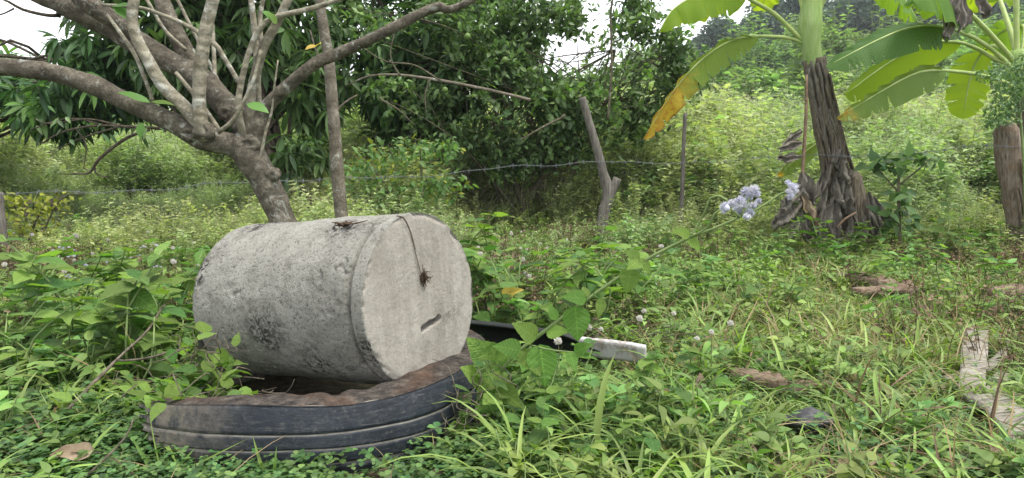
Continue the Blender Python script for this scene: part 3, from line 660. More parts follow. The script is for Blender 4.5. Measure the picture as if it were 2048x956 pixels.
def build_guava():
    d = 4.0; base = onground(-1.22, 4.0)
    root = thing('branching_tree', 'low forking tree with mottled brown bark behind the concrete cylinder', 'tree', base)
    def part(name, pts, mat, dd=d, **k):
        V, Q, T = limb(pts, dd, **k); return link(name, mesh_np(name, V - np.array(base), [Q, T], mat), root)
    part('trunk', [(596, 600, 66), (586, 510, 60), (567, 447, 55), (545, 392, 54), (527, 352, 54), (505, 318, 58), (487, 292, 56), (470, 278, 40)], 'guava', rough=.22, rscale=7, seg=18, step=.02)
    part('branch', [(500, 305, 44), (462, 288, 45), (427, 281, 47), (404, 274, 50), (381, 261, 46), (326, 236, 41), (251, 201, 38), (176, 166, 37), (100, 144, 35), (0, 133, 34), (-90, 120, 32)], 'guava', rough=.2, seg=16, step=.025)
    part('branch', [(510, 300, 40, 4.05), (492, 255, 46, 4.1), (452, 210, 47, 4.15), (400, 157, 46, 4.2), (326, 116, 44, 4.25), (241, 65, 46, 4.3), (165, 22, 48, 4.3), (75, -18, 46, 4.3), (0, -60, 44, 4.3)], 'guava', rough=.2, seg=16, step=.025)
    part('branch', [(262, 82, 24, 4.26), (238, 50, 34, 4.2), (200, 22, 36, 4.15), (165, -2, 34, 4.1), (120, -40, 30, 4.1)], 'guava', rough=.2, seg=12)
    part('branch', [(410, 168, 34, 4.25), (388, 128, 36, 4.3), (371, 105, 36, 4.3), (341, 45, 33, 4.3), (318, -15, 31, 4.35)], 'guava', rough=.15, seg=14)
    part('branch', [(425, 272, 34), (405, 254, 30, 3.95), (371, 216, 26, 3.95), (326, 171, 25, 3.95), (296, 120, 23, 3.95), (271, 70, 22, 3.95), (264, 30, 21, 3.95), (271, -15, 20, 3.95)], 'guava_pale', rough=.12, seg=12)
    part('branch', [(416, 275, 34, 3.93), (403, 250, 29, 3.9), (398, 200, 26, 3.9), (402, 125, 26, 3.9), (412, 60, 25, 3.9), (428, -10, 24, 3.9)], 'guava_pale', rough=.1, seg=12)
    part('branch', [(505, 300, 34), (514, 262, 32), (532, 216, 28), (577, 171, 25, 3.95), (633, 125, 23, 3.9), (675, 108, 22, 3.9), (766, 66, 21, 3.85), (841, 27, 19, 3.85), (880, 13, 19, 3.85), (891, 19, 15, 3.85), (915, 14, 14, 3.85), (960, -10, 13, 3.85)], 'guava', rough=.16, seg=12)
    part('branch', [(488, 275, 18, 4.0), (480, 240, 14, 3.95), (477, 200, 13, 3.95), (492, 125, 12, 3.95), (517, 62, 12, 3.95), (548, 36, 12, 3.95), (633, 14, 10, 3.95), (710, -14, 9, 3.95)], 'guava_pale', rough=.1)
    part('branch', [(505, 275, 22, 4.05), (500, 215, 20, 4.05), (507, 165, 19, 4.05), (527, 95, 18, 4.0), (552, 50, 17, 4.0), (580, -10, 16, 4.0)], 'guava_pale', rough=.1)
    part('branch', [(514, 268, 14, 4.1), (517, 231, 13, 4.1), (514, 135, 12, 4.1), (509, 60, 12, 4.1), (501, -10, 11, 4.1)], 'guava_pale', rough=.1)
    part('branch', [(520, 280, 12, 4.15), (512, 200, 11, 4.15), (522, 110, 10, 4.15), (520, 40, 9, 4.15), (528, -10, 8, 4.15)], 'guava_pale', rough=.1)
    for pts in ([(437, 264, 9, 3.9), (462, 245, 9, 3.88), (482, 215, 8, 3.88), (507, 160, 8, 3.88), (522, 100, 7, 3.9)],
                [(480, 168, 10, 4.05), (450, 118, 10, 4.05), (427, 85, 10, 4.05), (381, 55, 9, 4.05), (330, 32, 8, 4.05), (276, 15, 8, 4.05), (206, 10, 6, 4.1)],
                [(306, 202, 8, 3.97), (290, 158, 8, 3.97), (270, 110, 8, 4.0), (241, 66, 8, 4.05), (215, 30, 7, 4.1)],
                [(520, 318, 7, 3.95), (532, 262, 6, 3.95), (543, 225, 5, 3.95), (550, 165, 4, 3.95), (556, 120, 3, 3.95)],
                [(440, 262, 10, 4.0), (400, 205, 9, 4.02), (352, 145, 8, 4.05)],
                [(430, 168, 9, 4.2), (428, 110, 8, 4.25), (425, 50, 8, 4.3), (420, -10, 7, 4.3)],
                [(372, 100, 8, 4.2), (330, 60, 7, 4.2), (300, 10, 7, 4.2), (288, -10, 6, 4.2)],
                [(450, 190, 8, 4.3), (400, 90, 7, 4.35), (360, 10, 7, 4.35), (350, -10, 6, 4.35)],
                [(118, 31, 8, 4.3), (90, 30, 7, 4.2), (45, 19, 6, 4.15), (18, 4, 5, 4.1), (-10, -8, 4, 4.1)],
                [(28, 17, 4, 4.15), (8, 27, 3, 4.15), (-10, 32, 3, 4.15)]):
        part('twig', pts, 'guava_pale' if pts[0][0] > 200 else 'darkbark', rough=.1, seg=7)
    # knots and pruning scars: lumpy swellings with a sunken dark middle
    for k, (x, y, r, dd) in enumerate(((408, 262, 20, 3.90), (380, 268, 17, 3.94), (450, 226, 15, 4.08), (500, 288, 20, 3.95), (545, 350, 16, 3.95))):
        c = np.array(P(x, y, dd)); nu, nv = 22, 14; th = np.arange(nu) / nu * 2 * math.pi; V = []
        for q in range(nv):
            f = -math.pi / 2 + math.pi * q / (nv - 1); V += [(math.cos(f) * math.cos(t), math.sin(f), math.cos(f) * math.sin(t)) for t in th]
        V = np.array(V); V *= (1 + (fbm(V * 1.8 + k * 7, 3) - .5)[:, None] * .7); V[:, 1] += .75 * np.exp(-((V[:, 0] / .38) ** 2 + (V[:, 2] / .30) ** 2)) * (V[:, 1] < 0)
        V = V * np.array([1.1, .62, .9]) * r * pxm(dd) + c; i, j = np.meshgrid(np.arange(nv - 1), np.arange(nu), indexing='ij'); j2 = (j + 1) % nu
        link('knot', mesh_np('knot', V - np.array(base), np.stack([i * nu + j, i * nu + j2, (i + 1) * nu + j2, (i + 1) * nu + j], -1).reshape(-1, 4), 'guava'), root)
    for (x0, y0, x1, y1, wd, mat, dd) in ((225, 12, 278, 42, 24, 'guava_leaf', 4.0), (226, 14, 262, 4, 18, 'guava_leaf', 4.0), (300, 206, 236, 175, 20, 'guava_leaf', 3.9), (302, 204, 345, 202, 14, 'guava_leaf', 3.9),
                                          (494, 208, 536, 218, 26, 'guava_leaf', 3.8), (284, 245, 278, 275, 18, 'guava_leaf', 3.8), (545, 40, 528, 20, 22, 'guava_leaf', 3.9), (552, 48, 541, 24, 16, 'guava_leaf', 3.9), (633, 92, 610, 95, 16, 'yellowleaf', 3.8), (633, 92, 640, 84, 14, 'yellowleaf', 3.8), (276, 60, 282, 30, 16, 'guava_leaf', 4.1)):
        add_leaf(root, P(x0, y0, dd), P(x1, y1, dd - .03), wd * pxm(dd), mat)
build_guava()

def build_slender():
    d = 4.6; b = onground((687 - 1024) / F * d, d)
    root = thing('slender_tree', 'straight slender grey trunk rising just behind the concrete cylinder top', 'tree', b)
    V, Q, T = limb([(692, 560, 34), (688, 480, 30), (684, 441, 27), (675, 350, 26), (668, 250, 24), (658, 125, 21), (648, 60, 20), (638, -12, 19), (630, -80, 18)], d, .12, 14, .03, rscale=8)
    link('trunk', mesh_np('trunk', V - np.array(b), [Q, T], 'slender'), root)
    for pts in ([(660, 150, 6), (648, 130, 5), (632, 100, 4), (620, 60, 3)], [(672, 370, 6), (664, 340, 4), (662, 300, 3)], [(666, 230, 6), (690, 205, 4), (715, 190, 3)]):
        V, Q, T = limb(pts, d, .1, 6); link('twig', mesh_np('twig', V - np.array(b), [Q, T], 'slender'), root)
build_slender()

def ell(px, py, d, rx, ry, rd): return (np.array(P(px, py, d)), np.array([rx * pxm(d), rd, ry * pxm(d)]))
def crown_points(ells, n, rng, shell=2.2, clump=None, thr=.45):
    out = []; vol = np.array([np.prod(e[1]) for e in ells]) ** .8; vol /= vol.sum()
    for (c, r), f in zip(ells, vol):
        m = int(n * f * (2.2 if clump else 1)) + 1; p = unit(m, rng) * (rng.rand(m) ** (1 / shell))[:, None] * r + c
        if clump: p = p[fbm(p * clump, 2) > thr]
        out.append(p)
    p = np.concatenate(out); rng.shuffle(p); return p[:n]

def mango_clusters(cent, rng, n=9, L=.20, center=None):
    """drooping whorls of long narrow leaves"""
    k = len(cent); m = unit(k, rng) * .5 + np.array([0, -.15, .35])
    if center is not None: v = cent - center; v /= np.linalg.norm(v, axis=1)[:, None] + 1e-6; m = m + v * .6
    m /= np.linalg.norm(m, axis=1)[:, None]
    a = (np.arange(n)[None] * 2.4 + rng.rand(k, 1) * 6.28); up = np.where(np.abs(m[:, 2:3]) < .9, np.array([[0, 0, 1.]]), np.array([[1., 0, 0]]))
    x = np.cross(m, up); x /= np.linalg.norm(x, axis=1)[:, None]; y = np.cross(m, x)
    el = rng.uniform(-.35, .75, (k, n))
    d = (np.cos(a)[..., None] * x[:, None] + np.sin(a)[..., None] * y[:, None]) * np.cos(el)[..., None] + m[:, None] * np.sin(el)[..., None]
    d[..., 2] -= .55 + .3 * rng.rand(k, n)
    d = d.reshape(-1, 3); loc = np.repeat(cent, n, 0) + d * .015
    sc = L * rng.uniform(.65, 1.15, k * n)
    Rm = frames(d, np.tile([0, 0, 1.0], (k * n, 1)) + rng.normal(0, .25, (k * n, 3)), rng.normal(0, .3, k * n))
    return Rm, loc, sc
MANGO_T = leaf_t(4, .125, .35, .22, 'lance')
def tree_limbs(root, spine, cent, rng, mat, base, r0=.03, n=30):
    """boughs from points along the trunk out to the leaf clumps, all of one tree's branching"""
    mb = MB()
    idx = rng.choice(len(cent), min(n, len(cent)), replace=False)
    for i in idx:
        c = cent[i]; s = spine[rng.randint(len(spine) // 3, len(spine))]; mid = (s * .45 + c * .55) + rng.normal(0, .10, 3) + np.array([0, 0, .08])
        L = np.linalg.norm(c - s); mb.add(*tube([s, mid, c], [r0 * min(1, L / 1.2) * rng.uniform(.5, 1), r0 * .45, r0 * .15], 6, .12))
    return link('boughs', mb.mesh('boughs', mat, base), root)
def build_mango(label, basepx, d, trunk, ells, n, seed, young=.06, L=.2, leaves=9, clump=1.6, thr=.46):
    rng = np.random.RandomState(seed); b = np.array(P(basepx[0], basepx[1], d)); b[2] = float(terr(b[0], b[1]))
    root = thing('mango_tree', label, 'tree', b, 'dark broad-leaved trees beyond the wire')
    V, Q, T = tube([b - np.array([0, 0, .1])] + [np.array(P(x, y, e)) for x, y, w_, e in trunk], [trunk[0][2] * .6 * pxm(d)] + [w_ / 2 * pxm(e) for x, y, w_, e in trunk], 10, .06, .15, 6)
    link('trunk', mesh_np('trunk', V - b, [Q, T], 'darkbark'), root)
    spine = np.array([list(P(x, y, e)) for x, y, w_, e in trunk])
    cent = crown_points(ells, n, rng, 2.0, clump, thr)
    tree_limbs(root, spine, cent, rng, 'darkbark', b, .035, 34)
    cc = np.mean([e[0] for e in ells], 0)
    yg = rng.rand(len(cent)) < young
    for nm, sel, mt in (('crown', ~yg, 'mango'), ('young_leaves', yg, 'mango_young')):
        if sel.sum() == 0: continue
        W, Q2 = merge(MANGO_T, *mango_clusters(cent[sel], rng, leaves, L, cc)); o = link(nm, mesh_np(nm, W - b, Q2, mt), root); o['kind'] = 'stuff'
build_mango('dark leafy tree with drooping leaves at the far upper left under the thick branch', (-190, 470), 7.6, [(-190, 440, 30, 7.6), (-170, 330, 26, 7.6), (-120, 240, 22, 7.6), (-30, 170, 16, 7.6), (90, 120, 10, 7.6)],
            [ell(60, 205, 7.6, 120, 62, .9), ell(215, 190, 7.2, 105, 60, .8), ell(-60, 160, 7.8, 130, 75, 1.0), ell(240, 110, 7.3, 100, 55, .7), ell(105, 235, 7.1, 90, 32, .5)], 520, 21, .16, .21)
build_mango('dark tree with leaning trunk behind the forking tree', (660, 455), 6.6, [(648, 432, 26, 6.6), (610, 395, 26, 6.6), (575, 360, 25, 6.6), (545, 312, 24, 6.6), (525, 270, 20, 6.6), (505, 180, 16, 6.7), (490, 60, 10, 6.8)],
            [ell(430, 90, 7.2, 170, 120, .9), ell(590, 110, 7.2, 130, 130, .9), ell(590, 305, 6.6, 62, 48, .35), ell(420, 190, 7.2, 120, 70, .7), ell(320, 30, 7.4, 160, 90, .9), ell(630, 200, 7.0, 70, 70, .5), ell(540, -60, 7.2, 260, 90, 1.0)], 1150, 22, .03, .20)
build_mango('dense very dark tree behind the citrus bush in the middle', (735, 450), 8.2, [(716, 435, 22, 8.2), (735, 395, 22, 8.2), (764, 350, 21, 8.2), (772, 270, 20, 8.2), (785, 180, 16, 8.2), (800, 60, 10, 8.2)],
            [ell(800, 200, 8.2, 90, 120, .7), ell(860, 130, 8.3, 150, 140, 1.0), ell(750, 60, 8.4, 130, 110, .9), ell(960, 90, 8.4, 150, 130, .9), ell(840, 250, 8.1, 80, 70, .5), ell(880, -40, 8.4, 220, 80, 1.0)], 1000, 23, .04, .20, thr=.42)

# bare hanging twigs under the left tree
def build_twigs():
    g = np.random.RandomState(8); b = P(200, 262, 6.4)
    root = thing('hanging_branch', 'bare dark branch drooping over the meadow below the thick limb', 'branch', b)
    main = [[(330, 262, 7), (280, 258, 6), (210, 250, 5), (130, 262, 4), (80, 285, 3)], [(300, 262, 6), (245, 275, 7), (205, 310, 6), (188, 340, 5), (165, 343, 3), (120, 345, 2)], [(260, 256, 5), (180, 240, 4), (100, 250, 3), (70, 240, 2)],
            [(190, 335, 4), (205, 345, 3), (220, 352, 2)], [(150, 255, 3), (172, 285, 3), (175, 340, 2)], [(240, 250, 4), (160, 275, 3), (110, 295, 2)], [(210, 250, 4), (140, 240, 3), (60, 262, 2)]]
    for p in main:
        V, Q, T = limb([(a, c, w_) for a, c, w_ in p], 6.4, .1, 6, jit=.08); link('twig', mesh_np('twig', V - np.array(b), [Q, T], 'darkbark'), root)
    for k in range(46):
        x, y = g.uniform(70, 330), 250 + g.normal(0, 12); s = P(x, y, 6.4 + g.uniform(-.2, .2)); a = g.uniform(0, 6.28); e = s + Vector((math.cos(a) * .05, g.uniform(-.05, .05), -.05 + math.sin(a) * .03)) * g.uniform(.8, 1.6)
        add_leaf(root, s, e, .035, 'citrus', prof='ovate', seg=4)
build_twigs()

# ------------------------------------------------------------------ citrus bush
def build_citrus():
    d = 7.5; rng = np.random.RandomState(31); b = np.array(P(1050, 445, d)); b[2] = float(terr(b[0], b[1]))
    root = thing('citrus_tree', 'bushy citrus tree with small dark leaves and green fruits in the middle', 'tree', b)
    stems = [[(1046, 455, 18), (1044, 410, 15), (1030, 370, 12), (1005, 300, 10), (985, 200, 8), (970, 100, 5)], [(1050, 450, 14), (1062, 390, 13), (1090, 340, 10), (1095, 250, 9), (1085, 120, 6)],
             [(1056, 452, 13), (1100, 410, 11), (1140, 350, 10), (1165, 280, 9), (1200, 200, 7), (1230, 100, 5)], [(1040, 450, 11), (1010, 420, 9), (985, 360, 8), (930, 290, 7), (880, 240, 5)],
             [(1060, 450, 10), (1085, 420, 8), (1085, 350, 8), (1060, 270, 7), (1040, 150, 5)], [(1165, 290, 7), (1215, 250, 6), (1290, 200, 5), (1370, 170, 3)], [(960, 440, 7), (955, 400, 6), (940, 350, 5), (910, 300, 4)]]
    spine = []
    for s in stems:
        V, Q, T = limb(s, d, .12, 8, .04, jit=.06); link('stem', mesh_np('stem', V - np.array(b), [Q, T], 'citrusbark'), root)
        spine += [list(P(x, y, d)) for x, y, _ in s]
    V, Q, T = limb([(1060, 200, 7, 6.8), (1000, 185, 6, 6.7), (930, 170, 6, 6.6), (875, 160, 6, 6.5), (800, 150, 5, 6.5), (740, 152, 4, 6.5), (690, 172, 2, 6.6)], 6.1, .1, 8); link('branch', mesh_np('branch', V - np.array(b), [Q, T], 'slender'), root)
    for s in ([(880, 160, 4), (830, 130, 4), (770, 120, 3), (720, 90, 2)], [(860, 158, 4), (850, 190, 3), (855, 230, 2)], [(800, 150, 4), (780, 110, 3), (790, 60, 2)], [(1130, 230, 6), (1090, 250, 5), (1040, 280, 3)], [(760, 195, 4), (800, 220, 3), (830, 250, 2)],
              [(1215, 240, 5), (1224, 120, 5), (1222, 30, 4), (1226, -10, 4)]):
        V, Q, T = limb([(x, y, w_) for x, y, w_ in s], 6.15, .1, 6, jit=.04); link('twig', mesh_np('twig', V - np.array(b), [Q, T], 'citrusbark'), root)
    ells = [ell(1060, 215, 7.5, 180, 115, .7), ell(1150, 130, 7.5, 200, 130, .7), ell(960, 315, 7.4, 150, 55, .45), ell(1170, 235, 7.4, 120, 75, .5), ell(1000, 60, 7.5, 170, 110, .6), ell(870, 235, 7.3, 120, 70, .4), ell(1330, 150, 7.4, 80, 60, .4), ell(1090, 320, 7.5, 130, 45, .45), ell(780, 210, 6.9, 70, 50, .3), ell(1270, 235, 7.4, 60, 55, .35), ell(740, 30, 6.6, 80, 50, .3), ell(1230, 60, 7.4, 90, 70, .4), ell(1310, 110, 7.4, 80, 60, .35), ell(1190, 20, 7.4, 90, 50, .35), ell(1240, -20, 7.4, 110, 40, .35)]
    tw = crown_points(ells, 1750, rng, 2.6, 2.3, .49)
    spine = np.array(spine); tree_limbs(root, spine, tw, rng, 'citrusbark', b, .012, 120)
    # each twig end carries a spray of small leaves
    n = 10; k = len(tw); ax = unit(k, rng) * .8 + np.array([0, -.1, .25]); ax /= np.linalg.norm(ax, axis=1)[:, None]
    along = rng.rand(k, n) * .26 - .10; loc = (tw[:, None] + ax[:, None] * along[..., None]).reshape(-1, 3) + rng.normal(0, .012, (k * n, 3))
    dr = (unit(k * n, rng) + np.repeat(ax, n, 0) * .5); dr[:, 2] -= .15
    Rm = frames(dr, rng.normal(0, .5, (k * n, 3)) + np.array([0, -.2, .8])); sc = rng.uniform(.045, .095, k * n); yg = np.repeat(rng.rand(k) < .07, n)
    T_ = leaf_t(3, .27, .3, .15, 'ovate')
    for nm, sel, mt in (('crown', ~yg, 'citrus'), ('young_leaves', yg, 'citrus_young')):
        W, Q2 = merge(T_, Rm[sel], loc[sel], sc[sel]); o = link(nm, mesh_np(nm, W - b, Q2, mt), root); o['kind'] = 'stuff'
    # fruits
    a = np.arange(12) * 2 * math.pi / 12
    V = [(0, 0, -1.0)]
    for t in np.linspace(-1.2, 1.2, 7): V += [(math.cos(t) * math.cos(q), math.cos(t) * math.sin(q), math.sin(t)) for q in a]
    V.append((0, 0, 1.12)); T = []; Q = []
    for j in range(12):
        T.append((0, 1 + (j + 1) % 12, 1 + j)); T.append((85, 73 + j, 73 + (j + 1) % 12))
        for i in range(6): Q.append((1 + i * 12 + j, 1 + i * 12 + (j + 1) % 12, 13 + i * 12 + (j + 1) % 12, 13 + i * 12 + j))
    fm = mesh_np('fruit', np.array(V), [np.array(Q), np.array(T)], 'lime')
    for x, y, dd in ((720, 17, 6.2), (935, 73, 6.4), (890, 180, 6.8), (1010, 120, 6.6)):
        o = link('fruit', fm, root, P(x, y, dd) - Vector(b)); o.scale = (.029, .029, .029)
build_citrus()

# ================================================================== BANANA PLANTS
def banana_leaf(root, mid, sideA, wA, sideB, wB, mat, prof='full', droopA=.35, droopB=.35, tears=6, seed=0, rib=.016, petiole=None, dead=False, ribmat='midrib', ripple=.012):
    """blade along midrib points (3-D); sideA/sideB: directions the two halves spread in; wA/wB their widths in metres"""
    g = np.random.RandomState(seed); O, _ = smooth_path(mid, [1] * len(mid), .010); n = len(O); t = np.linspace(0, 1, n)
    pr = np.minimum(1, (t * 5) ** .6) * np.clip(1 - t ** 3, 0, 1) ** .6 if prof == 'full' else np.minimum(1, (t * 3.2) ** .7) * (1 - .25 * t) * np.clip(1 - t ** 9, 0, 1)
    tan = np.gradient(O, axis=0); tan /= np.linalg.norm(tan, axis=1)[:, None]; rows = []; uv = []; nu = 9
    for s, sd, wd, dr in ((-1, sideA, wA, droopA), (1, sideB, wB, droopB)):
        sd = np.tile(np.array(list(sd), float), (n, 1)); sd -= tan * (sd * tan).sum(1)[:, None] * .8; sd /= np.linalg.norm(sd, axis=1)[:, None]
        w_ = wd * pr * (1 + .12 * (fbm(np.stack([t * 9, t * 0 + seed + s, t * 0], 1), 3) - .5))
        for _ in range(tears):
            c = g.uniform(.12, .95); w_ = w_ * (1 - g.uniform(.2, .8) * np.exp(-((t - c) / g.uniform(.004, .010)) ** 2))
        side = []
        for k in range(nu):
            u = k / (nu - 1); x = O + sd * (w_ * u)[:, None] - np.array([0, 0, 1.0]) * (dr * w_ * u * u)[:, None] + tan * (.25 * w_ * u)[:, None]
            rp = ripple * u * np.sin(t * (34 + 8 * s) + seed + 2.0 * np.sin(t * 9)) + ripple * 2.2 * u * (fbm(np.stack([t * 6 + seed, t * 0 + u * 2, t * 0 + s], 1), 2) - .5)
            nrm = np.cross(tan, sd); x = x + nrm * rp[:, None]; side.append(x); uv.append(np.stack([np.full(n, s * u), t], 1))
        rows.append(np.array(side))
    b = np.array(root.location); mb = MB(); UV = np.concatenate(uv)
    for side in rows:
        i, j = np.meshgrid(np.arange(nu - 1), np.arange(n - 1), indexing='ij')
        mb.add(side.reshape(-1, 3), np.stack([i * n + j, i * n + j + 1, (i + 1) * n + j + 1, (i + 1) * n + j], -1).reshape(-1, 4))
    me = mb.mesh('leaf', mat, b); set_uv(me, UV)
    lf = link('dead_leaf' if dead else 'leaf', me, root)
    pts = [np.array(list(q)) for q in (petiole or [])] + list(O[::8]); m = len(pts); k0 = len(petiole or [])
    rad = [rib * 1.25] * k0 + list(np.linspace(rib, rib * .2, m - k0))
    V, Q, T = tube(pts, rad, 8, .04); link('midrib', mesh_np('midrib', V - b, [Q, T], ribmat), lf)
    return lf
def PX(*a): return [P(x, y, d) for x, y, d in a]
DN, UPV = (0, 0, -1), (0, 0, 1)

def drape(root, name, anchor, vec, width, length, mat, seed, fold=.35, curl=.5):
    """a limp dry sheet hanging from a point: pleated, tapering, curled"""
    g = np.random.RandomState(seed); nu, nv = 11, 16; a = np.array(list(anchor)); v = np.array(list(vec), float); v /= np.linalg.norm(v)
    side = np.cross(v, [0, 1, 0.0]); side /= np.linalg.norm(side) + 1e-6; nrm = np.cross(side, v)
    V = np.zeros((nv, nu, 3))
    ph = g.uniform(0, 6, 3)
    for i in range(nv):
        t = i / (nv - 1); wd = width * (.35 + .8 * math.sin(min(1, t * 1.25) * 1.9)) * (1 - .45 * t ** 4)
        for j in range(nu):
            u = j / (nu - 1) * 2 - 1
            z = fold * width * math.sin(u * 5 + ph[0] + t * 2) * (.3 + .7 * t) + curl * width * t * t * math.sin(ph[1])
            V[i, j] = a + v * length * t * (1 - .12 * u * u + .08 * math.sin(u * 9 + ph[2])) + side * wd * u * .5 + nrm * z
    V += (np.stack([fbm(V * 18 + seed + k * 9, 3) for k in range(3)], -1) - .5) * .09 * np.linspace(.25, 1, nv)[:, None, None]
    i, j = np.meshgrid(np.arange(nv - 1), np.arange(nu - 1), indexing='ij')
    return link(name, mesh_np(name, V.reshape(-1, 3) - np.array(root.location), np.stack([i * nu + j, i * nu + j + 1, (i + 1) * nu + j + 1, (i + 1) * nu + j], -1).reshape(-1, 4), mat), root)

def build_banana1():
    d = 6.0; b = onground((1680 - 1024) / F * d, d); g = np.random.RandomState(41)
    root = thing('banana_plant', 'banana plant with a ragged brown trunk and one yellow drooping leaf', 'banana plant', b)
    ba = np.array(b)
    V, Q, T = limb([(1688, 520, 88), (1684, 470, 78), (1678, 400, 62), (1668, 330, 52), (1655, 270, 46), (1643, 210, 44), (1634, 150, 44), (1628, 118, 44)], d, .16, 22, .025, rscale=7)
    # vertical pleats of the old leaf bases
    link('pseudostem', mesh_np('pseudostem', V - ba, [Q, T], 'sheath'), root)
    V, Q, T = limb([(1629, 140, 34), (1624, 105, 36), (1620, 80, 40), (1620, 50, 46), (1623, 15, 40), (1626, -20, 34)], d - .01, .03, 18, .03)
    link('green_neck', mesh_np('green_neck', V - ba, [Q, T], 'bananastem'), root)
    # peeling sheath strips that wind down the trunk
    for k in range(26):
        u0 = g.uniform(-1, 1); top = g.uniform(118, 260); ln = g.uniform(90, 230); pts = []; ang = u0 * 1.3
        for s in np.linspace(0, 1, 7):
            y = top + ln * s; cx = np.interp(y, [118, 150, 210, 270, 330, 400, 470, 520], [1628, 1634, 1643, 1655, 1668, 1680, 1688, 1690]); hw = np.interp(y, [118, 210, 270, 330, 400, 470, 520], [22, 22, 23, 26, 35, 46, 52])
            a2 = ang + s * g.uniform(.0, .5); c = P(cx, y, d); off = (hw + 2.5 + 5 * s * g.rand()) * pxm(d)
            pts.append(np.array(c) + np.array([math.sin(a2) * off, -math.cos(a2) * off, 0]))
        V, Q, T = tube(pts, list(np.array([6, 8, 7, 7, 6, 4, 1.5]) * g.uniform(.7, 1.3) * pxm(d)), 7, .05, .25, 16, flat=.35)
        link('sheath_strip', mesh_np('sheath_strip', V - ba, [Q, T], 'sheath' if g.rand() < .7 else 'greydead'), root)
    # cut stump beside the trunk
    V, Q, T = limb([(1722, 520, 54, 5.85), (1718, 470, 54, 5.85), (1710, 410, 48, 5.85), (1702, 362, 44, 5.87), (1698, 350, 34, 5.87)], 5.85, .2, 16, .025, rscale=10)
    link('stump', mesh_np('stump', V - ba, [Q, T], 'sheath'), root)
    # skirts of grey dead leaves
    for k, (x, y, vx, wd, ln) in enumerate(((1660, 330, -.25, 34, 60), (1684, 318, .15, 44, 46), (1672, 352, .1, 46, 60), (1652, 372, -.15, 40, 90), (1690, 360, .2, 40, 70), (1648, 420, -.1, 34, 90), (1668, 395, 0, 44, 90), (1736, 385, .3, 36, 80),
                                            (1742, 420, .25, 34, 90), (1728, 430, .1, 40, 90), (1660, 440, -.05, 40, 80), (1700, 430, .05, 36, 90), (1645, 345, -.3, 26, 70), (1680, 300, .0, 34, 40), (1745, 395, .5, 30, 50), (1715, 395, .1, 34, 90), (1638, 430, -.3, 24, 80))):
        drape(root, 'dead_leaf', P(x, y, d - .22 - .05 * g.rand()), (vx, -.08, -1), wd * .58 * pxm(d), ln * pxm(d), 'greydead', 100 + k, .45)
    # long hanging dead midrib with torn scraps
    V, Q, T = tube(PX((1613, 150, 5.8), (1612, 230, 5.75), (1606, 330, 5.7), (1603, 400, 5.7), (1601, 495, 5.75)), [.010, .013, .014, .013, .009], 7, .05, .1)
    dm = link('dead_midrib', mesh_np('dead_midrib', V - ba, [Q, T], 'midribdead'), root)
    for k, (x, y, vx, vz, wd, ln, mt) in enumerate(((1604, 262, -.8, -.5, 14, 34, 'greydead'), (1604, 285, -1, -.25, 18, 46, 'greydead'), (1604, 312, -1, -.15, 16, 50, 'greydead'), (1604, 345, .3, -1, 30, 60, 'greydead'), (1604, 370, -.7, -.8, 24, 60, 'greydead'), (1602, 400, -.8, -.8, 36, 74, 'greydead'), (1602, 430, -.5, -1, 26, 60, 'greydead'), (1604, 380, .4, -1, 20, 80, 'deadleaf'), (1602, 420, .2, -1, 22, 60, 'greydead'))):
        o = drape(root, 'leaf_scrap', P(x, y, 5.68), (vx, -.15, vz), wd * pxm(d), ln * pxm(d), mt, 140 + k)
    # a yellow and green leaf end behind the hanging midrib
    banana_leaf(root, PX((1640, 282, 6.2), (1615, 300, 6.2), (1585, 325, 6.2), (1556, 350, 6.2)), DN, .07, UPV, .05, 'bleaf_tipped', seed=3, rib=.006)
    V, Q, T = tube(PX((1712, 425, 5.7), (1690, 438, 5.65), (1674, 455, 5.6)), [.008, .009, .007], 6, .05); link('dead_midrib', mesh_np('dead_midrib', V - ba, [Q, T], 'midribdead'), root)
    # living leaves
    banana_leaf(root, PX((1515, 72, 5.85), (1470, 78, 5.7), (1420, 105, 5.55), (1372, 150, 5.45), (1338, 195, 5.4), (1310, 240, 5.4), (1287, 278, 5.4)), (.75, .1, -.65), .155, (-.5, -.75, .2), .06, 'bleaf_yellow', seed=1, tears=11, rib=.012,
                petiole=PX((1618, 98, 6.0), (1600, 84, 5.98), (1570, 75, 5.95)), droopA=.1, prof='full')
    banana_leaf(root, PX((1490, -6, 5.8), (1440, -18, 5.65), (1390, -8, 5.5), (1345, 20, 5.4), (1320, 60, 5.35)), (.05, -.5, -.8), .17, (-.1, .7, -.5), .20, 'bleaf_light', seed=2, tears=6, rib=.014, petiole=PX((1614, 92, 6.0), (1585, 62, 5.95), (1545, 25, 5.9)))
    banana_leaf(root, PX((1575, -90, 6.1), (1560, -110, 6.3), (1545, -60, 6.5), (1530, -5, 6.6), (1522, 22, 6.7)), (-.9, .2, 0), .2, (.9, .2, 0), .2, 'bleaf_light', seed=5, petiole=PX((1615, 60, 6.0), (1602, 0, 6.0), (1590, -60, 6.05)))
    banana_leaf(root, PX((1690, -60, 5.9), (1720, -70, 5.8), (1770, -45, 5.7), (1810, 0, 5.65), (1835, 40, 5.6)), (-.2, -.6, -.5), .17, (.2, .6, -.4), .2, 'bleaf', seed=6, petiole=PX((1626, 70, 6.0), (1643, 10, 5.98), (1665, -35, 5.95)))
    banana_leaf(root, PX((1650, -90, 6.2), (1690, -120, 6.5), (1720, -80, 6.8), (1735, -10, 7.0)), (-.9, .1, -.2), .22, (.9, .2, -.2), .22, 'bleaf_light', seed=7, petiole=PX((1622, 60, 6.02), (1632, -10, 6.05), (1640, -60, 6.1)))
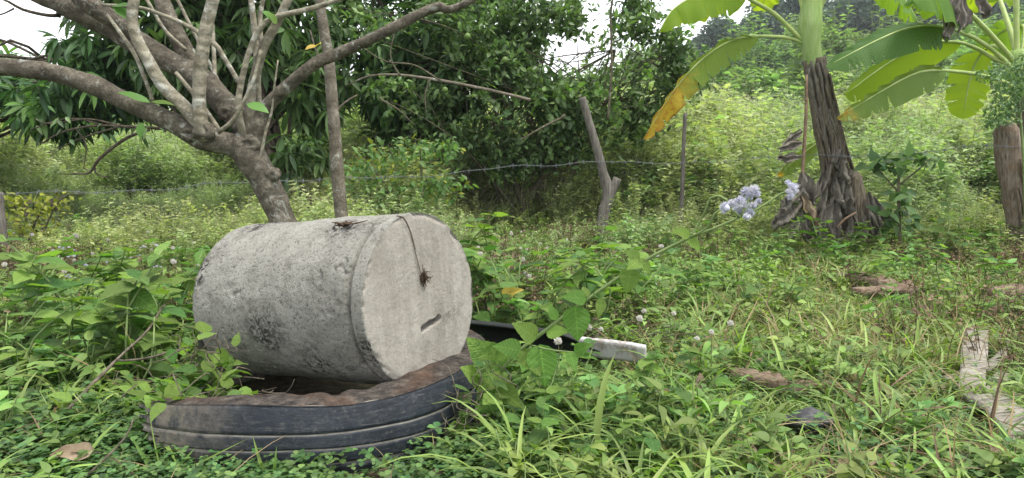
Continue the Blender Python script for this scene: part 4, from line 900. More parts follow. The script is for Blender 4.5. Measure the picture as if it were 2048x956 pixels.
    banana_leaf(root, PX((1612, -100, 5.8), (1600, -170, 5.6), (1570, -190, 5.3), (1540, -150, 5.0)), (-.8, .2, -.3), .25, (.8, .2, -.3), .25, 'bleaf', seed=8, petiole=PX((1620, 60, 5.97), (1616, 0, 5.95), (1614, -60, 5.9)))
build_banana1()

def build_banana2():
    d = 5.6; b = onground((2078 - 1024) / F * d, d); ba = np.array(b)
    root = thing('banana_plant', 'banana plant at the right border with broad arching bright leaves', 'banana plant', b)
    V, Q, T = limb([(2080, 500, 80), (2076, 400, 66), (2070, 300, 58), (2062, 230, 52), (2052, 190, 48)], d, .12, 16, .04); link('pseudostem', mesh_np('pseudostem', V - ba, [Q, T], 'sheath'), root)
    V, Q, T = limb([(2056, 215, 42), (2046, 175, 44), (2038, 140, 46), (2035, 100, 34)], d, .03, 14, .04); link('green_neck', mesh_np('green_neck', V - ba, [Q, T], 'bananastem'), root)
    S = [(2038, 160, 5.6), (2018, 130, 5.55)]
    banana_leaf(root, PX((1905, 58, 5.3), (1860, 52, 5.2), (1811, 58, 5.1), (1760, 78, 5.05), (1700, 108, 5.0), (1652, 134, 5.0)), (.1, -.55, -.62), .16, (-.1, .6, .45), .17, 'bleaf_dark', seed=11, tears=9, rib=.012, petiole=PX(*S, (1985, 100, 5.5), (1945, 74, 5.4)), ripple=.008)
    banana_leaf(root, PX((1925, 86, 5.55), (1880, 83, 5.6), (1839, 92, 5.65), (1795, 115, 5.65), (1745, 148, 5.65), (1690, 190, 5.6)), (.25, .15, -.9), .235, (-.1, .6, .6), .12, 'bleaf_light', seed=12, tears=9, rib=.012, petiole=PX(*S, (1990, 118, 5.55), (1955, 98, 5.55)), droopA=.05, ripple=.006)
    banana_leaf(root, PX((1890, 141, 5.35), (1850, 142, 5.2), (1816, 153, 5.1), (1770, 178, 5.05), (1720, 208, 5.0), (1672, 236, 5.0)), (.2, -.25, -.9), .15, (-.1, -.3, .5), .07, 'bleaf_tipped', seed=13, tears=10, rib=.012, petiole=PX((2050, 190, 5.6), (2010, 165, 5.5), (1950, 148, 5.45)), droopA=.1)
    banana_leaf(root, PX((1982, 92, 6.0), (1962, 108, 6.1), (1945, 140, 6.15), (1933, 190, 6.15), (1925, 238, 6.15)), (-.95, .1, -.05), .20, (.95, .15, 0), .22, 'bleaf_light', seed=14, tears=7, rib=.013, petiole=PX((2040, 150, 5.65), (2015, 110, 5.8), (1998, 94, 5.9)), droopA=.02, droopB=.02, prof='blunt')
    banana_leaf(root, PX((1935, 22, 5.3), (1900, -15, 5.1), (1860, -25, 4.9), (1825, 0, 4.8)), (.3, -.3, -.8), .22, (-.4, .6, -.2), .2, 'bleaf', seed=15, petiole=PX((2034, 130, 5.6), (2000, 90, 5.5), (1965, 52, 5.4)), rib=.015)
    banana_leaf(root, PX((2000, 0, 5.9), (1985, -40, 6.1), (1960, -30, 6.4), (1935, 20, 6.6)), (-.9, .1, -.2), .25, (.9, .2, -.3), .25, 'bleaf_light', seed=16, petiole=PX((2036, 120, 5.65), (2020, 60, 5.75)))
    banana_leaf(root, PX((2080, 40, 5.7), (2110, 10, 5.7), (2130, 40, 5.6), (2140, 100, 5.5)), (-.6, -.6, -.3), .22, (.8, .2, -.3), .25, 'bleaf', seed=17, petiole=PX((2042, 130, 5.6), (2058, 80, 5.65)))
    banana_leaf(root, PX((2035, -60, 5.6), (2040, -160, 5.5), (2060, -240, 5.3)), (-.9, .1, 0), .2, (.9, .1, 0), .2, 'bleaf', seed=18, petiole=PX((2036, 140, 5.6), (2033, 60, 5.6), (2033, -10, 5.6)))
    banana_leaf(root, PX((2048, 52, 6.2), (2010, 60, 6.4), (1975, 85, 6.5), (1950, 115, 6.6)), (.3, -.2, -.8), .16, (-.4, .3, .6), .14, 'bleaf', seed=19, petiole=PX((2042, 130, 5.7), (2050, 80, 6.0)))
    for k, (x, y, vx, wd, ln) in enumerate(((1912, -12, -.15, 34, 82), (1922, -10, .1, 26, 70), (1955, -25, .35, 26, 60), (1906, 30, -.35, 14, 50))):
        drape(root, 'dead_leaf', P(x, y, 5.0), (vx, -.05, -1), wd * pxm(5.0), ln * pxm(5.0), 'greydead', 170 + k, .3, .3)
build_banana2()

# ================================================================== FENCE
def build_fence():
    # forked post
    d = 6.45; b = onground((1203 - 1024) / F * d, d); ba = np.array(b); gy = float(b.z)
    root = thing('forked_post', 'weathered forked wooden fence post left of the thin stake', 'fence post', b)
    foot = P(1202, 478, d); foot.z = min(foot.z, gy - .05)
    V, Q, T = tube([foot, P(1203, 460, d), P(1208, 425, d), P(1217, 385, d), P(1206, 345, d), P(1193, 295, d), P(1177, 240, d), P(1164, 195, d)], [.058, .054, .05, .052, .042, .038, .034, .031], 14, .025, .16, 9)
    link('trunk', mesh_np('trunk', V - ba, [Q, T], 'postwood'), root)
    V, Q, T = tube([P(1211, 405, d), P(1222, 385, d), P(1230, 368, d), P(1235, 356, d)], [.042, .040, .037, .036], 12, .02, .14, 9); link('arm', mesh_np('arm', V - ba, [Q, T], 'postwood'), root)
    d2 = 6.75; b2 = onground((1361 - 1024) / F * d2, d2)
    root = thing('thin_stake', 'thin straight wooden stake between the forked post and the banana trunk', 'stake', b2)
    f = P(1361, 455, d2); f.z = b2.z - .06
    V, Q, T = tube([f, P(1364, 400, d2), P(1367, 300, d2), P(1371, 226, d2)], [.022, .021, .019, .017], 9, .04, .12, 10, jit=.012); link('pole', mesh_np('pole', V - np.array(b2), [Q, T], 'postwood'), root)
    d3 = 5.3; b3 = onground((6 - 1024) / F * d3, d3)
    root = thing('grey_post', 'short grey wooden post at the left border', 'fence post', b3)
    f = P(10, 540, d3); f.z = b3.z - .06
    V, Q, T = tube([f, P(9, 500, d3), P(4, 440, d3), P(0, 384, d3)], [.031, .029, .026, .022], 10, .03, .16, 10); link('pole', mesh_np('pole', V - np.array(b3), [Q, T], 'postwood'), root)
    # tall peeling stump at the right
    d4 = 5.3; b4 = onground((2030 - 1024) / F * d4, d4); ba = np.array(b4)
    root = thing('peeling_stump', 'thick peeling wooden stump post with splintered top at the right border', 'stump', b4)
    V, Q, T = limb([(2056, 560, 56), (2050, 500, 54), (2038, 420, 52), (2026, 350, 52), (2017, 295, 52), (2012, 262, 46), (2010, 246, 24)], d4, .18, 20, .02, rscale=9); link('trunk', mesh_np('trunk', V - ba, [Q, T], 'stumpwood'), root)
    g = np.random.RandomState(6)
    for k in range(12):
        a = g.uniform(-1.4, 1.2); y0 = g.uniform(245, 420); pts = []
        for s in np.linspace(0, 1, 4):
            y = y0 + s * g.uniform(60, 120); cx = np.interp(y, [246, 295, 350, 420, 500, 560], [2011, 2017, 2026, 2038, 2050, 2056]); hw = np.interp(y, [246, 262, 295, 560], [14, 24, 28, 33])
            pts.append(np.array(P(cx, y, d4)) + np.array([math.sin(a) * hw, -math.cos(a) * hw, 0]) * pxm(d4) * 1.04)
        V, Q, T = tube(pts, [.012, .02, .017, .006], 6, .04, .3, 16, flat=.35); link('bark_strip', mesh_np('bark_strip', V - ba, [Q, T], 'stumpwood'), root)
    # barbed wire: two twisted strands with barbs
    ctrl = [(-60, 392, 5.25), (0, 389, 5.28), (120, 384, 5.4), (240, 381, 5.55), (350, 378, 5.68), (430, 368, 5.75), (520, 362, 5.85), (660, 358, 6.0), (800, 354, 6.15), (900, 346, 6.25), (1000, 336, 6.3), (1100, 330, 6.36), (1197, 322, 6.40), (1300, 328, 6.5), (1420, 322, 6.3), (1540, 316, 6.0), (1660, 311, 5.72), (1780, 308, 5.55), (1880, 301, 5.35), (1985, 293, 5.2), (2100, 291, 5.15)]
    O, _ = smooth_path([P(*q) for q in ctrl], [1] * len(ctrl), .012); n = len(O); s = np.concatenate([[0], np.cumsum(np.linalg.norm(np.diff(O, axis=0), axis=1))])
    sag = .008 * np.sin(s * 5.1) + .006 * np.sin(s * 12.3 + 1); O[:, 2] += sag
    root = thing('barbed_wire', 'strand of grey barbed wire stretched across the whole meadow edge', 'barbed wire', Vector(O[n // 2])); ob = O[n // 2]
    for ph in (0, math.pi):
        q = O.copy(); q[:, 2] += np.cos(s * 90 + ph) * .0026; q[:, 1] += np.sin(s * 90 + ph) * .0026
        mb = MB(); mb.add(*tube(q, [.0012] * n, 5, 1.0)); link('strand', mb.mesh('strand', 'wire', ob), root)
    bm_ = MB()
    for a in (-.9, .5, 2.2, 3.9): bm_.add(*tube([(0, 0, 0), (.006, math.cos(a) * .012, math.sin(a) * .012), (.004, math.cos(a) * .026, math.sin(a) * .026)], [.002, .002, .0008], 4, .02))
    th = np.linspace(0, 4 * math.pi, 26); bm_.add(*tube(np.stack([th * .0012 - .007, np.cos(th) * .0055, np.sin(th) * .0055], 1), [.0018] * 26, 4, 1))
    bme = bm_.mesh('barb', 'wire')
    for x in np.arange(.05, s[-1], .125):
        i = int(np.searchsorted(s, x)); o = link('barb', bme, root, Vector(O[min(i, n - 1)] - ob)); o.rotation_euler = (x * 37 % 6.28, 0, 0)
build_fence()

# ================================================================== PLANTS NOBODY COULD COUNT
def wedge(n, y0, y1, rng, half=.82, pw=1.0, extra=.25):
    """random ground points in the sector in front of the camera (a little wider than the view)"""
    u = rng.rand(n); y = (y0 ** (1 + pw) + u * (y1 ** (1 + pw) - y0 ** (1 + pw))) ** (1 / (1 + pw)); x = rng.uniform(-1, 1, n) * (half * y + extra)
    return np.stack([x, y, terr(x, y)], 1)
def pix(p):
    """photo pixel of points"""
    q = p - np.array([0, 0, CAMH]); f = q[:, 1] * CT - q[:, 2] * ST; u = q[:, 0] / f; v = (q[:, 1] * ST + q[:, 2] * CT) / f
    return 1024 + u * F, 478 - v * F
def clear(p, r_extra=0.0):
    """keep out of the tyre, the cylinder"""
    x, y = p[:, 0], p[:, 1]
    a = ((x + .47) / (.40 + r_extra)) ** 2 + ((y - 2.02) / (.50 + r_extra)) ** 2 > 1
    bx, by = BF.x, BF.y; ex, ey = (BF - BAX * BLEN).x, (BF - BAX * BLEN).y
    t = np.clip(((x - bx) * (ex - bx) + (y - by) * (ey - by)) / ((ex - bx) ** 2 + (ey - by) ** 2), 0, 1)
    return a & (np.hypot(x - bx - t * (ex - bx), y - by - t * (ey - by)) > .20 + r_extra)
OPEN = []      # places kept open round things that lie on the ground: x, y, radius, plant scale
for _px, _py, _r, _s in ((1000, 735, .16, .3), (1080, 740, .18, .3), (1160, 745, .18, .28), (1240, 752, .18, .25), (1290, 745, .12, .3), (1945, 790, .13, .32), (1950, 740, .12, .32), (1995, 770, .11, .35), (1990, 840, .12, .32), (2040, 890, .13, .32), (1930, 830, .10, .4), (1510, 800, .10, .4), (1570, 815, .10, .4), (1612, 890, .10, .35), (1180, 785, .15, .3), (1250, 795, .15, .25), (1300, 790, .13, .3), (1100, 780, .14, .35), (1030, 775, .12, .4), (1612, 930, .10, .4), (1500, 840, .10, .45), (1570, 850, .10, .45), (1950, 850, .10, .4), (1990, 900, .10, .4), (1740, 605, .3, .4), (1780, 610, .3, .4), (2030, 620, .25, .4), (1740, 640, .25, .5)):
    _q = G(_px, _py); OPEN.append((_q.x, _q.y, _r, _s))
def openness(p):
    s = np.ones(len(p))
    for x, y, r, k in OPEN: s = np.minimum(s, k + (1 - k) * sstep(r * .75, r * 1.35, np.hypot(p[:, 0] - x, p[:, 1] - y)))
    f = sstep(1.50, 1.62, 1.535 + 0 * p[:, 0]); fr = (p[:, 0] > -1.0) & (p[:, 0] < -.05) & (p[:, 1] < 1.68)      # low growth before the tyre
    return np.where(fr, np.minimum(s, .62), s)
g = np.random.RandomState(51)
def herb_proto(name, n, h, spread, leaf, wide, mat, tip=None, ntip=0, prof='ovate', stemmat='stem', nst=5, seg=3, dens_up=1.0, stem_r=.003, droop=.3):
    parts = []; r = np.random.RandomState(hash(name) % 1000 if False else sum(map(ord, name)))
    tops = []
    for k in range(nst):
        a = r.uniform(0, 6.28); rad = spread * r.rand() ** .5; tp = np.array([math.cos(a) * rad, math.sin(a) * rad, h * r.uniform(.6, 1.05)]); b0 = np.array([math.cos(a) * rad * .25, math.sin(a) * rad * .25, 0])
        mid = b0 * .5 + tp * .5 + r.normal(0, spread * .12, 3); tops.append((b0, mid, tp))
        v, q, t = tube([b0, mid, tp], [stem_r, stem_r * .8, stem_r * .4], 3, h, cap=False); parts.append((v, q, [], stemmat))
    per = max(1, n // nst); loc = []; dr = []
    for b0, mid, tp in tops:
        for j in range(per):
            u = r.rand() ** (1 / (1 + dens_up)); c = (1 - u) ** 2 * b0 + 2 * u * (1 - u) * mid + u * u * tp
            a = j * 2.4 + r.uniform(-.4, .4); dd = np.array([math.cos(a), math.sin(a), r.uniform(-.1, .7)]); loc.append(c); dr.append(dd)
    loc, dr = np.array(loc), np.array(dr); m = len(loc)
    T_ = leaf_t(seg, wide, .25, droop, prof); sc = leaf * r.uniform(.55, 1.2, m)
    v, q = merge(T_, frames(dr, np.tile([0, 0, 1.0], (m, 1)) + r.normal(0, .25, (m, 3))), loc, sc); parts.append((v, q, [], mat))
    if tip:
        tl = []
        for b0, mid, tp in tops: tl.append(tp + r.normal(0, 1, (ntip, 3)) * np.array([.09, .09, .06]) * spread * 2.2)
        tl = np.concatenate(tl); T2 = leaf_t(1, .55, .0, .0, 'ovate'); v, q = merge(T2, frames(unit(len(tl), r), unit(len(tl), r)), tl, r.uniform(.5, 1.1, len(tl)) * leaf * .55); parts.append((v, q, [], tip))
    return proto(name, join_meshes(name, parts))
def grass_proto(name, n, L, w_, mat, spread=.05, lean=.5, droop=.6, seed=0):
    r = np.random.RandomState(seed); T_ = leaf_t(5, w_, .35, droop, 'blade'); a = r.uniform(0, 6.28, n)
    d = np.stack([np.cos(a), np.sin(a), np.abs(r.normal(1.2, .6, n)) + .15], 1); d[:, :2] *= lean * r.uniform(.4, 1.4, (n, 1)) * 1.6
    loc = np.stack([r.normal(0, spread, n), r.normal(0, spread, n), np.zeros(n)], 1)
    v, q = merge(T_, frames(d, np.tile([0, 0, 1.0], (n, 1)) - d * .0), loc, np.stack([r.uniform(.7, 1.3, n)] * 3, 1) * (L * r.uniform(.45, 1.1, n))[:, None])
    return proto(name, mesh_np(name, v, q, mat))
def clover_proto(name, seed, n=22, r0=.07, mat='clover'):
    r = np.random.RandomState(seed); parts = []; loc = []; dr = []; sc = []
    for k in range(n):
        c = np.array([r.normal(0, r0), r.normal(0, r0), r.uniform(.012, .06)]); s = r.uniform(.010, .019); a0 = r.uniform(0, 6.28); tl = r.normal(0, .25, 2)
        for j in range(3):
            a = a0 + j * 2.094; loc.append(c); dr.append((math.cos(a), math.sin(a), .15 + tl[0] * math.cos(a) + tl[1] * math.sin(a))); sc.append(s)
    m = len(loc); v, q = merge(leaf_t(3, .46, .2, .15, 'round'), frames(np.array(dr), np.tile([0, 0, 1.0], (m, 1))), np.array(loc), np.array(sc)); parts.append((v, q, [], mat))
    return proto(name, join_meshes(name, parts))

CLOV = [clover_proto('clover_clump_%d' % k, 60 + k) for k in range(4)]
HERB = [herb_proto('herb_a', 34, .11, .07, .032, .33, 'herb', nst=5, seg=6), herb_proto('herb_b', 26, .15, .09, .045, .22, 'herb', nst=4, seg=6, droop=.5), herb_proto('herb_c', 40, .08, .10, .024, .42, 'weed_dark', nst=6, seg=5), herb_proto('herb_d', 18, .17, .07, .055, .30, 'weed', nst=3, seg=7)]
GRASS = [grass_proto('grass_a', 10, .22, .028, 'grass', .03, .6, .9, 1), grass_proto('grass_b', 13, .16, .038, 'grass', .05, .8, .8, 2), grass_proto('grass_c', 8, .28, .022, 'grass', .02, .45, .9, 3), grass_proto('grass_d', 15, .12, .055, 'grass', .05, .9, .6, 4)]
DRY = [grass_proto('dry_a', 9, .24, .012, 'drygrass', .05, 1.6, .5, 5), grass_proto('dry_b', 8, .20, .014, 'drybrown', .06, 1.5, .4, 6), grass_proto('dry_c', 6, .24, .008, 'drygrass', .06, 1.1, .5, 7)]

# near carpet -------------------------------------------------------
def near_weights(p):
    px, py = pix(p); left = 1 - sstep(820, 1150, px); right = sstep(1150, 1450, px); front = sstep(640, 800, py)
    return left, right, front
p = wedge(24150, 1.05, 4.2, g, 0.92, .4); p = p[clear(p, .035)]; L_, R_, F_ = near_weights(p); pr = (.15 + .85 * F_) * (.08 + .92 * L_) * (.15 + 1.3 * sstep(.36, .60, fbm(p * 4, 3))); p = p[g.rand(len(p)) < pr]
scatter('clover', 'low dark green clover carpet in front of the tyre', 'clover', CLOV, p, g.uniform(.7, 1.2, len(p)) * (.35 + .65 * openness(p)), g, .15)
p = wedge(13800, 1.1, 7.2, g, 0.92, .9); p = p[clear(p, .02)]; L_, R_, F_ = near_weights(p)
dns = (.95 - .42 * L_ * F_) * (.35 + 1.2 * sstep(.35, .6, fbm(p * 1.7 + 5, 3))); dns *= 1 - .82 * R_ * sstep(560, 700, pix(p)[1]); dns *= 1 - .8 * sstep(4.8, 6.2, p[:, 1]); p = p[g.rand(len(p)) < dns]
px, py = pix(p); low = (np.abs(px - 600) < 420) & (p[:, 1] < 1.75); sc = g.uniform(.6, 1.25, len(p)) * np.where(low, .4, 1) * (1 + .35 * sstep(4.5, 8, p[:, 1])) * openness(p)
scatter('low_weeds', 'mixed low leafy weeds covering the ground', 'weeds', HERB, p, sc, g, .15, wt=[.44, .20, .33, .03])
p = wedge(34500, 1.1, 7.0, g, 0.92, .8); p = p[clear(p, .02)]; L_, R_, F_ = near_weights(p); dns = (.22 + .9 * R_ * sstep(520, 640, pix(p)[1]) + .18 * (1 - L_)) * (.35 + 1.2 * sstep(.38, .58, fbm(p * 2.1 + 15, 3))); p = p[g.rand(len(p)) < dns]
px, py = pix(p); low = (np.abs(px - 600) < 420) & (p[:, 1] < 1.7)
scatter('grass', 'green grass blades covering the ground towards the planks', 'grass', GRASS, p, g.uniform(.45, 1.05, len(p)) * (.7 + .6 * fbm(p * 1.3 + 90, 2)) * np.where(low, .4, 1) * (.2 + .8 * openness(p)), g, .2)
p = wedge(17250, 1.3, 8.0, g, 0.92, .7); p = p[clear(p, .04)]; L_, R_, F_ = near_weights(p); dns = (.18 + .6 * R_ + .5 * (1 - F_)) * sstep(.42, .60, fbm(p * 1.5 + 33, 3)) + .05; p = p[g.rand(len(p)) < dns * openness(p) ** 2]
scatter('dry_stalks', 'thin brown dry stalks lying among the weeds', 'dry grass', DRY, p, g.uniform(.5, 1.15, len(p)), g, .3)

STALK = [herb_proto('stalk_a', 26, .22, .10, .022, .30, 'drybrown', nst=7, stemmat='vine', stem_r=.0016), herb_proto('stalk_b', 34, .16, .12, .020, .34, 'drybrown', 'drygrass', 3, nst=8, stemmat='vine', stem_r=.0014)]
p = wedge(2990, 2.3, 6.6, g, 0.92, .9); p = p[clear(p, .1)]; p = p[g.rand(len(p)) < .9 * sstep(.44, .60, fbm(p * .9 + 81, 3)) * openness(p)]
scatter('seeding_stalks', 'brown seeding stalks standing among the weeds before the wire', 'dry stalks', STALK, p, g.uniform(.6, 1.25, len(p)), g, .2)
LIT = [proto('litter_%d' % k, mesh_np('litter_%d' % k, *leaf_t(5, .3, .5, d_, 'ovate', 0, .06), m_)) for k, (d_, m_) in enumerate(((.4, 'deadleaf'), (-.5, 'deadleaf'), (.2, 'drygrass')))]
p = wedge(12650, 1.2, 6.5, g, 0.92, .7); p = p[clear(p, .03)]; L_, R_, F_ = near_weights(p); p = p[g.rand(len(p)) < (.12 + .8 * R_) * sstep(.40, .58, fbm(p * 1.6 + 61, 3)) + .04]; p = p[openness(p) > .8]; p[:, 2] += g.uniform(.005, .05, len(p))
scatter('leaf_litter', 'dry brown leaf litter lying between the grass', 'leaf litter', LIT, p, g.uniform(.025, .06, len(p)), g, .5)

# meadow beyond the wire -----------------------------------------------
MEAD = [herb_proto('meadow_a', 190, .66, .26, .058, .28, 'meadow', 'meadow_tip', 16, nst=11, seg=2, dens_up=.8, stem_r=.003, stemmat='meadow'), herb_proto('meadow_b', 180, .50, .28, .064, .26, 'meadow', 'meadow_tip', 14, nst=12, seg=2, stem_r=.003, stemmat='meadow'), herb_proto('meadow_c', 170, .46, .28, .07, .32, 'shrub', nst=10, seg=2, stem_r=.003, stemmat='meadow')]
p = wedge(21770, 4.6, 24, g, 1.05, .55); k = sstep(4.6, 6.4, p[:, 1] + 1.2 * (fbm(p * .8, 2) - .5)); p = p[g.rand(len(p)) < (.05 + .95 * k)]
sc = g.uniform(.55, 1.05, len(p)) * (.42 + .95 * sstep(5.2, 9.5, p[:, 1])) * (.25 + 1.5 * sstep(.3, .7, fbm(p * .75 + 3, 3))); patch = fbm(p * .22 + 40, 2); pid = np.where((g.rand(len(p)) < sstep(.54, .66, patch) * .4) & (p[:, 0] > .5), 2, g.randint(0, 2, len(p)))
scatter('meadow', 'pale green meadow of tall seeding herbs behind the wire', 'meadow', MEAD, p, sc, g, .12, pid)
p = wedge(10800, 23, 62, g, 1.02, .5); patch = fbm(p * .12 + 40, 2); pid = np.where((g.rand(len(p)) < sstep(.50, .60, patch) * .5) & (p[:, 0] > 0), 2, g.randint(0, 2, len(p)))
scatter('far_meadow', 'pale green far meadow climbing to the hillside', 'meadow', MEAD, p, g.uniform(1.2, 2.4, len(p)) * (.4 + 1.2 * sstep(.3, .7, fbm(p * .3 + 13, 3))), g, .1, pid)
# shrubs on the hillside -----------------------------------------------
SHR = [herb_proto('shrub_a', 520, 1.5, .85, .19, .30, 'shrub', nst=26, seg=2, dens_up=1.2, stem_r=.012), herb_proto('shrub_b', 480, 1.2, 1.0, .20, .34, 'shrub', nst=24, seg=2, dens_up=1.0, stem_r=.012), herb_proto('shrub_c', 460, 2.1, .8, .20, .26, 'shrub', nst=20, seg=2, dens_up=1.2, stem_r=.014)]
p = wedge(3120, 33, 84, g, 1.02, .8); q = p[:, 0] / p[:, 1]; p = p[(q > .05) & (g.rand(len(p)) < .35 + .9 * sstep(36, 46, p[:, 1]))]
scatter('hillside_shrubs', 'dense light green shrubs covering the hillside', 'shrubs', SHR, p, g.uniform(.5, 1.5, len(p)) * (.5 + 1.7 * sstep(.42, .66, fbm(p * .2 + 70, 3))), g, .1)
p = wedge(310, 16, 36, g, 1.02, .8); p = p[(p[:, 0] / p[:, 1] > -.1) & (g.rand(len(p)) < sstep(.45, .6, fbm(p * .15 + 5, 2)))]
scatter('meadow_bushes', 'darker green bushy patches in the meadow', 'bushes', SHR, p, g.uniform(.3, .75, len(p)), g, .1)
# far wood -----------------------------------------------------------
def wood_proto(name, seed, H, W):
    r = np.random.RandomState(seed); ells = [(np.array([r.normal(0, W * .3), r.normal(0, W * .3), H * r.uniform(.45, .85)]), np.array([W * r.uniform(.3, .6), W * r.uniform(.3, .6), H * r.uniform(.13, .24)])) for _ in range(9)]
    c = crown_points(ells, 1500, r, 2.8); m = len(c); v, q = merge(leaf_t(2, .45, .2, .2, 'ovate'), frames(unit(m, r), unit(m, r)), c, r.uniform(.35, .75, m))
    t = tube([(0, 0, -1), (r.normal(0, .2), 0, H * .4), (r.normal(0, .5), 0, H * .8)], [.28, .2, .08], 6, 2.0)
    return proto(name, join_meshes(name, [(v, q, [], 'forest'), (t[0], t[1], t[2], 'darkbark')]))
WOOD = [wood_proto('wood_%d' % k, 80 + k, h, w_) for k, (h, w_) in enumerate(((10, 3.4), (8, 3.0), (12, 3.2), (9, 4.0)))]
p = wedge(1800, 86, 150, g, 1.02, 1.0); p = p[p[:, 0] / p[:, 1] > .12]; q = p[:, 0] / p[:, 1]
scatter('far_wood', 'dark bluish wood along the top of the hill', 'wood', WOOD, p, g.uniform(.7, 1.15, len(p)) * (.55 + .45 * sstep(.22, .42, q)), g, .05)

# ================================================================== COUNTABLE PLANTS
def leaf_data(name, mat, w_=.36, droop=.35, prof='ovate', seg=13, serr=.06):
    V, Q = leaf_t(seg, w_, .22, droop, prof, serr, .02); V[:, 2] += (fbm(V * 7 + len(name), 2) - .5) * .10; return mesh_np(name, V, Q, mat)
WL = [leaf_data('weed_leaf_a', 'veined', .40, .30), leaf_data('weed_leaf_b', 'veined', .33, .45), leaf_data('weed_leaf_c', 'veined', .44, .15), leaf_data('weed_leaf_d', 'veined_dark', .36, .35)]
def put_leaf(root, me, base, dirv, size, up=(0, 0, 1), roll=0.0, wide=1.0):
    Rm = frames(np.array([list(dirv)], float), np.array([list(up)], float), np.array([roll]))[0]
    o = link('leaf', me, root); m = Matrix(Rm.tolist()).to_4x4(); m.translation = Vector(base); o.matrix_local = m @ Matrix.Diagonal((size * wide, size, size, 1)); return o
def weed_proto(seed, h, nodes, leaf, lean=.1, branch=0, mats=WL):
    """upright weed with crossed pairs of toothed leaves; returned as an unlinked recipe: stem mesh + leaf list"""
    r = np.random.RandomState(seed); tp = np.array([r.normal(0, lean), r.normal(0, lean), h]); mid = tp * .5 + np.array([r.normal(0, lean * .4), r.normal(0, lean * .4), 0])
    axes = [(np.zeros(3), mid, tp)]
    for k in range(branch):
        u = r.uniform(.25, .6); s = u * tp; a = r.uniform(0, 6.28); e = s + np.array([math.cos(a) * .5, math.sin(a) * .5, .7]) * h * .5; axes.append((s, (s + e) / 2 + np.array([0, 0, .01]), e))
    mb = MB(); lv = []
    for k, (s, m, e) in enumerate(axes):
        mb.add(*tube([s, m, e], [.0035, .003, .0018] if k == 0 else [.0024, .002, .0014], 5, .05)); nn = nodes if k == 0 else max(2, nodes - 2)
        for i in range(nn):
            u = (i + .8) / nn; u = min(u, 1); c = (1 - u) ** 2 * s + 2 * u * (1 - u) * m + u * u * e; a0 = i * 1.57 + seed + k
            for j in (0, math.pi):
                sz = leaf * (1.1 - .55 * abs(u - .55) - .35 * max(0, u - .75) * 4 * .5) * r.uniform(.75, 1.15); el = .1 + .9 * max(0, u - .5) + r.normal(0, .15)
                lv.append((r.randint(len(mats)), c, np.array([math.cos(a0 + j), math.sin(a0 + j), el]), sz, r.normal(0, .2)))
    return mb.mesh('weed_stem', 'stem'), lv
WP = [weed_proto(1, .26, 5, .075), weed_proto(2, .20, 4, .070, .06), weed_proto(3, .32, 6, .070, .12, 1), weed_proto(4, .16, 3, .065, .05), weed_proto(5, .24, 4, .085, .08, 1)]
def make_weed(k, name='leafy_weed'):
    st, lv = WP[k]; root = bpy.data.objects.new(name, None); COL.objects.link(root); link('stem', st, root)
    for i, c, d, s, ro in lv: put_leaf(root, WL[i], c, d, s, roll=ro)
    return root
_first = {}
def place_weed(k, loc, rz, sc, label, group):
    if k not in _first: r_ = make_weed(k); _first[k] = r_
    else:
        src = _first[k]; r_ = src.copy(); COL.objects.link(r_)
        for ch in list(src.children): c = ch.copy(); COL.objects.link(c); c.parent = r_
    r_.location = loc; r_.rotation_euler = (random.gauss(0, .12), random.gauss(0, .12), rz); r_.scale = (sc, sc, sc); r_['label'] = label; r_['category'] = 'weed'; r_['group'] = group
def zone(n, x0, x1, y0, y1, label, group, s0, s1, seed, kinds=(0, 1, 2, 3, 4), mind=.07):
    r = np.random.RandomState(seed); done = []; tries = 0
    while len(done) < n and tries < 2000:
        tries += 1; px, py = r.uniform(x0, x1), r.uniform(y0, y1); q = G(px, py)
        if not clear(np.array([list(q)]), .05)[0]: continue
        if any((q - o).length < mind for o in done): continue
        done.append(q); place_weed(kinds[r.randint(len(kinds))], q, r.uniform(0, 6.28), r.uniform(s0, s1), label, group)
zone(56, -20, 385, 660, 800, 'toothed weed in the clump left of the concrete cylinder', 'weeds left of the cylinder', .8, 1.4, 1)
zone(16, 10, 330, 800, 900, 'smaller leafy weed in the clover below the left stick', 'weeds in the clover', .5, .75, 2, (1, 3))
zone(17, 940, 1130, 775, 905, 'broad-leaved weed crowding against the right end of the tyre', 'weeds at the right end of the tyre', .55, .8, 3, (0, 1, 4))
zone(38, 955, 1260, 600, 690, 'upright leafy weed growing behind the black gutter', 'weeds behind the gutter', .9, 1.5, 4)
zone(20, 1060, 1320, 820, 1000, 'leafy weed in the grass in front of the white board', 'weeds in front of the white board', .45, .7, 5)
zone(34, 1300, 2040, 520, 640, 'low weed in the open before the banana trunk', 'weeds near the banana trunk', .7, 1.1, 6, mind=.15)
zone(26, 1560, 2040, 500, 535, 'leafy weed standing round the foot of the banana trunk', 'weeds round the banana foot', 1.1, 1.7, 7, mind=.15)
zone(12, 1330, 1900, 680, 900, 'scattered weed in the grass left of the pale boards', 'weeds among the grass', .5, .8, 8, (1, 3, 4), .15)

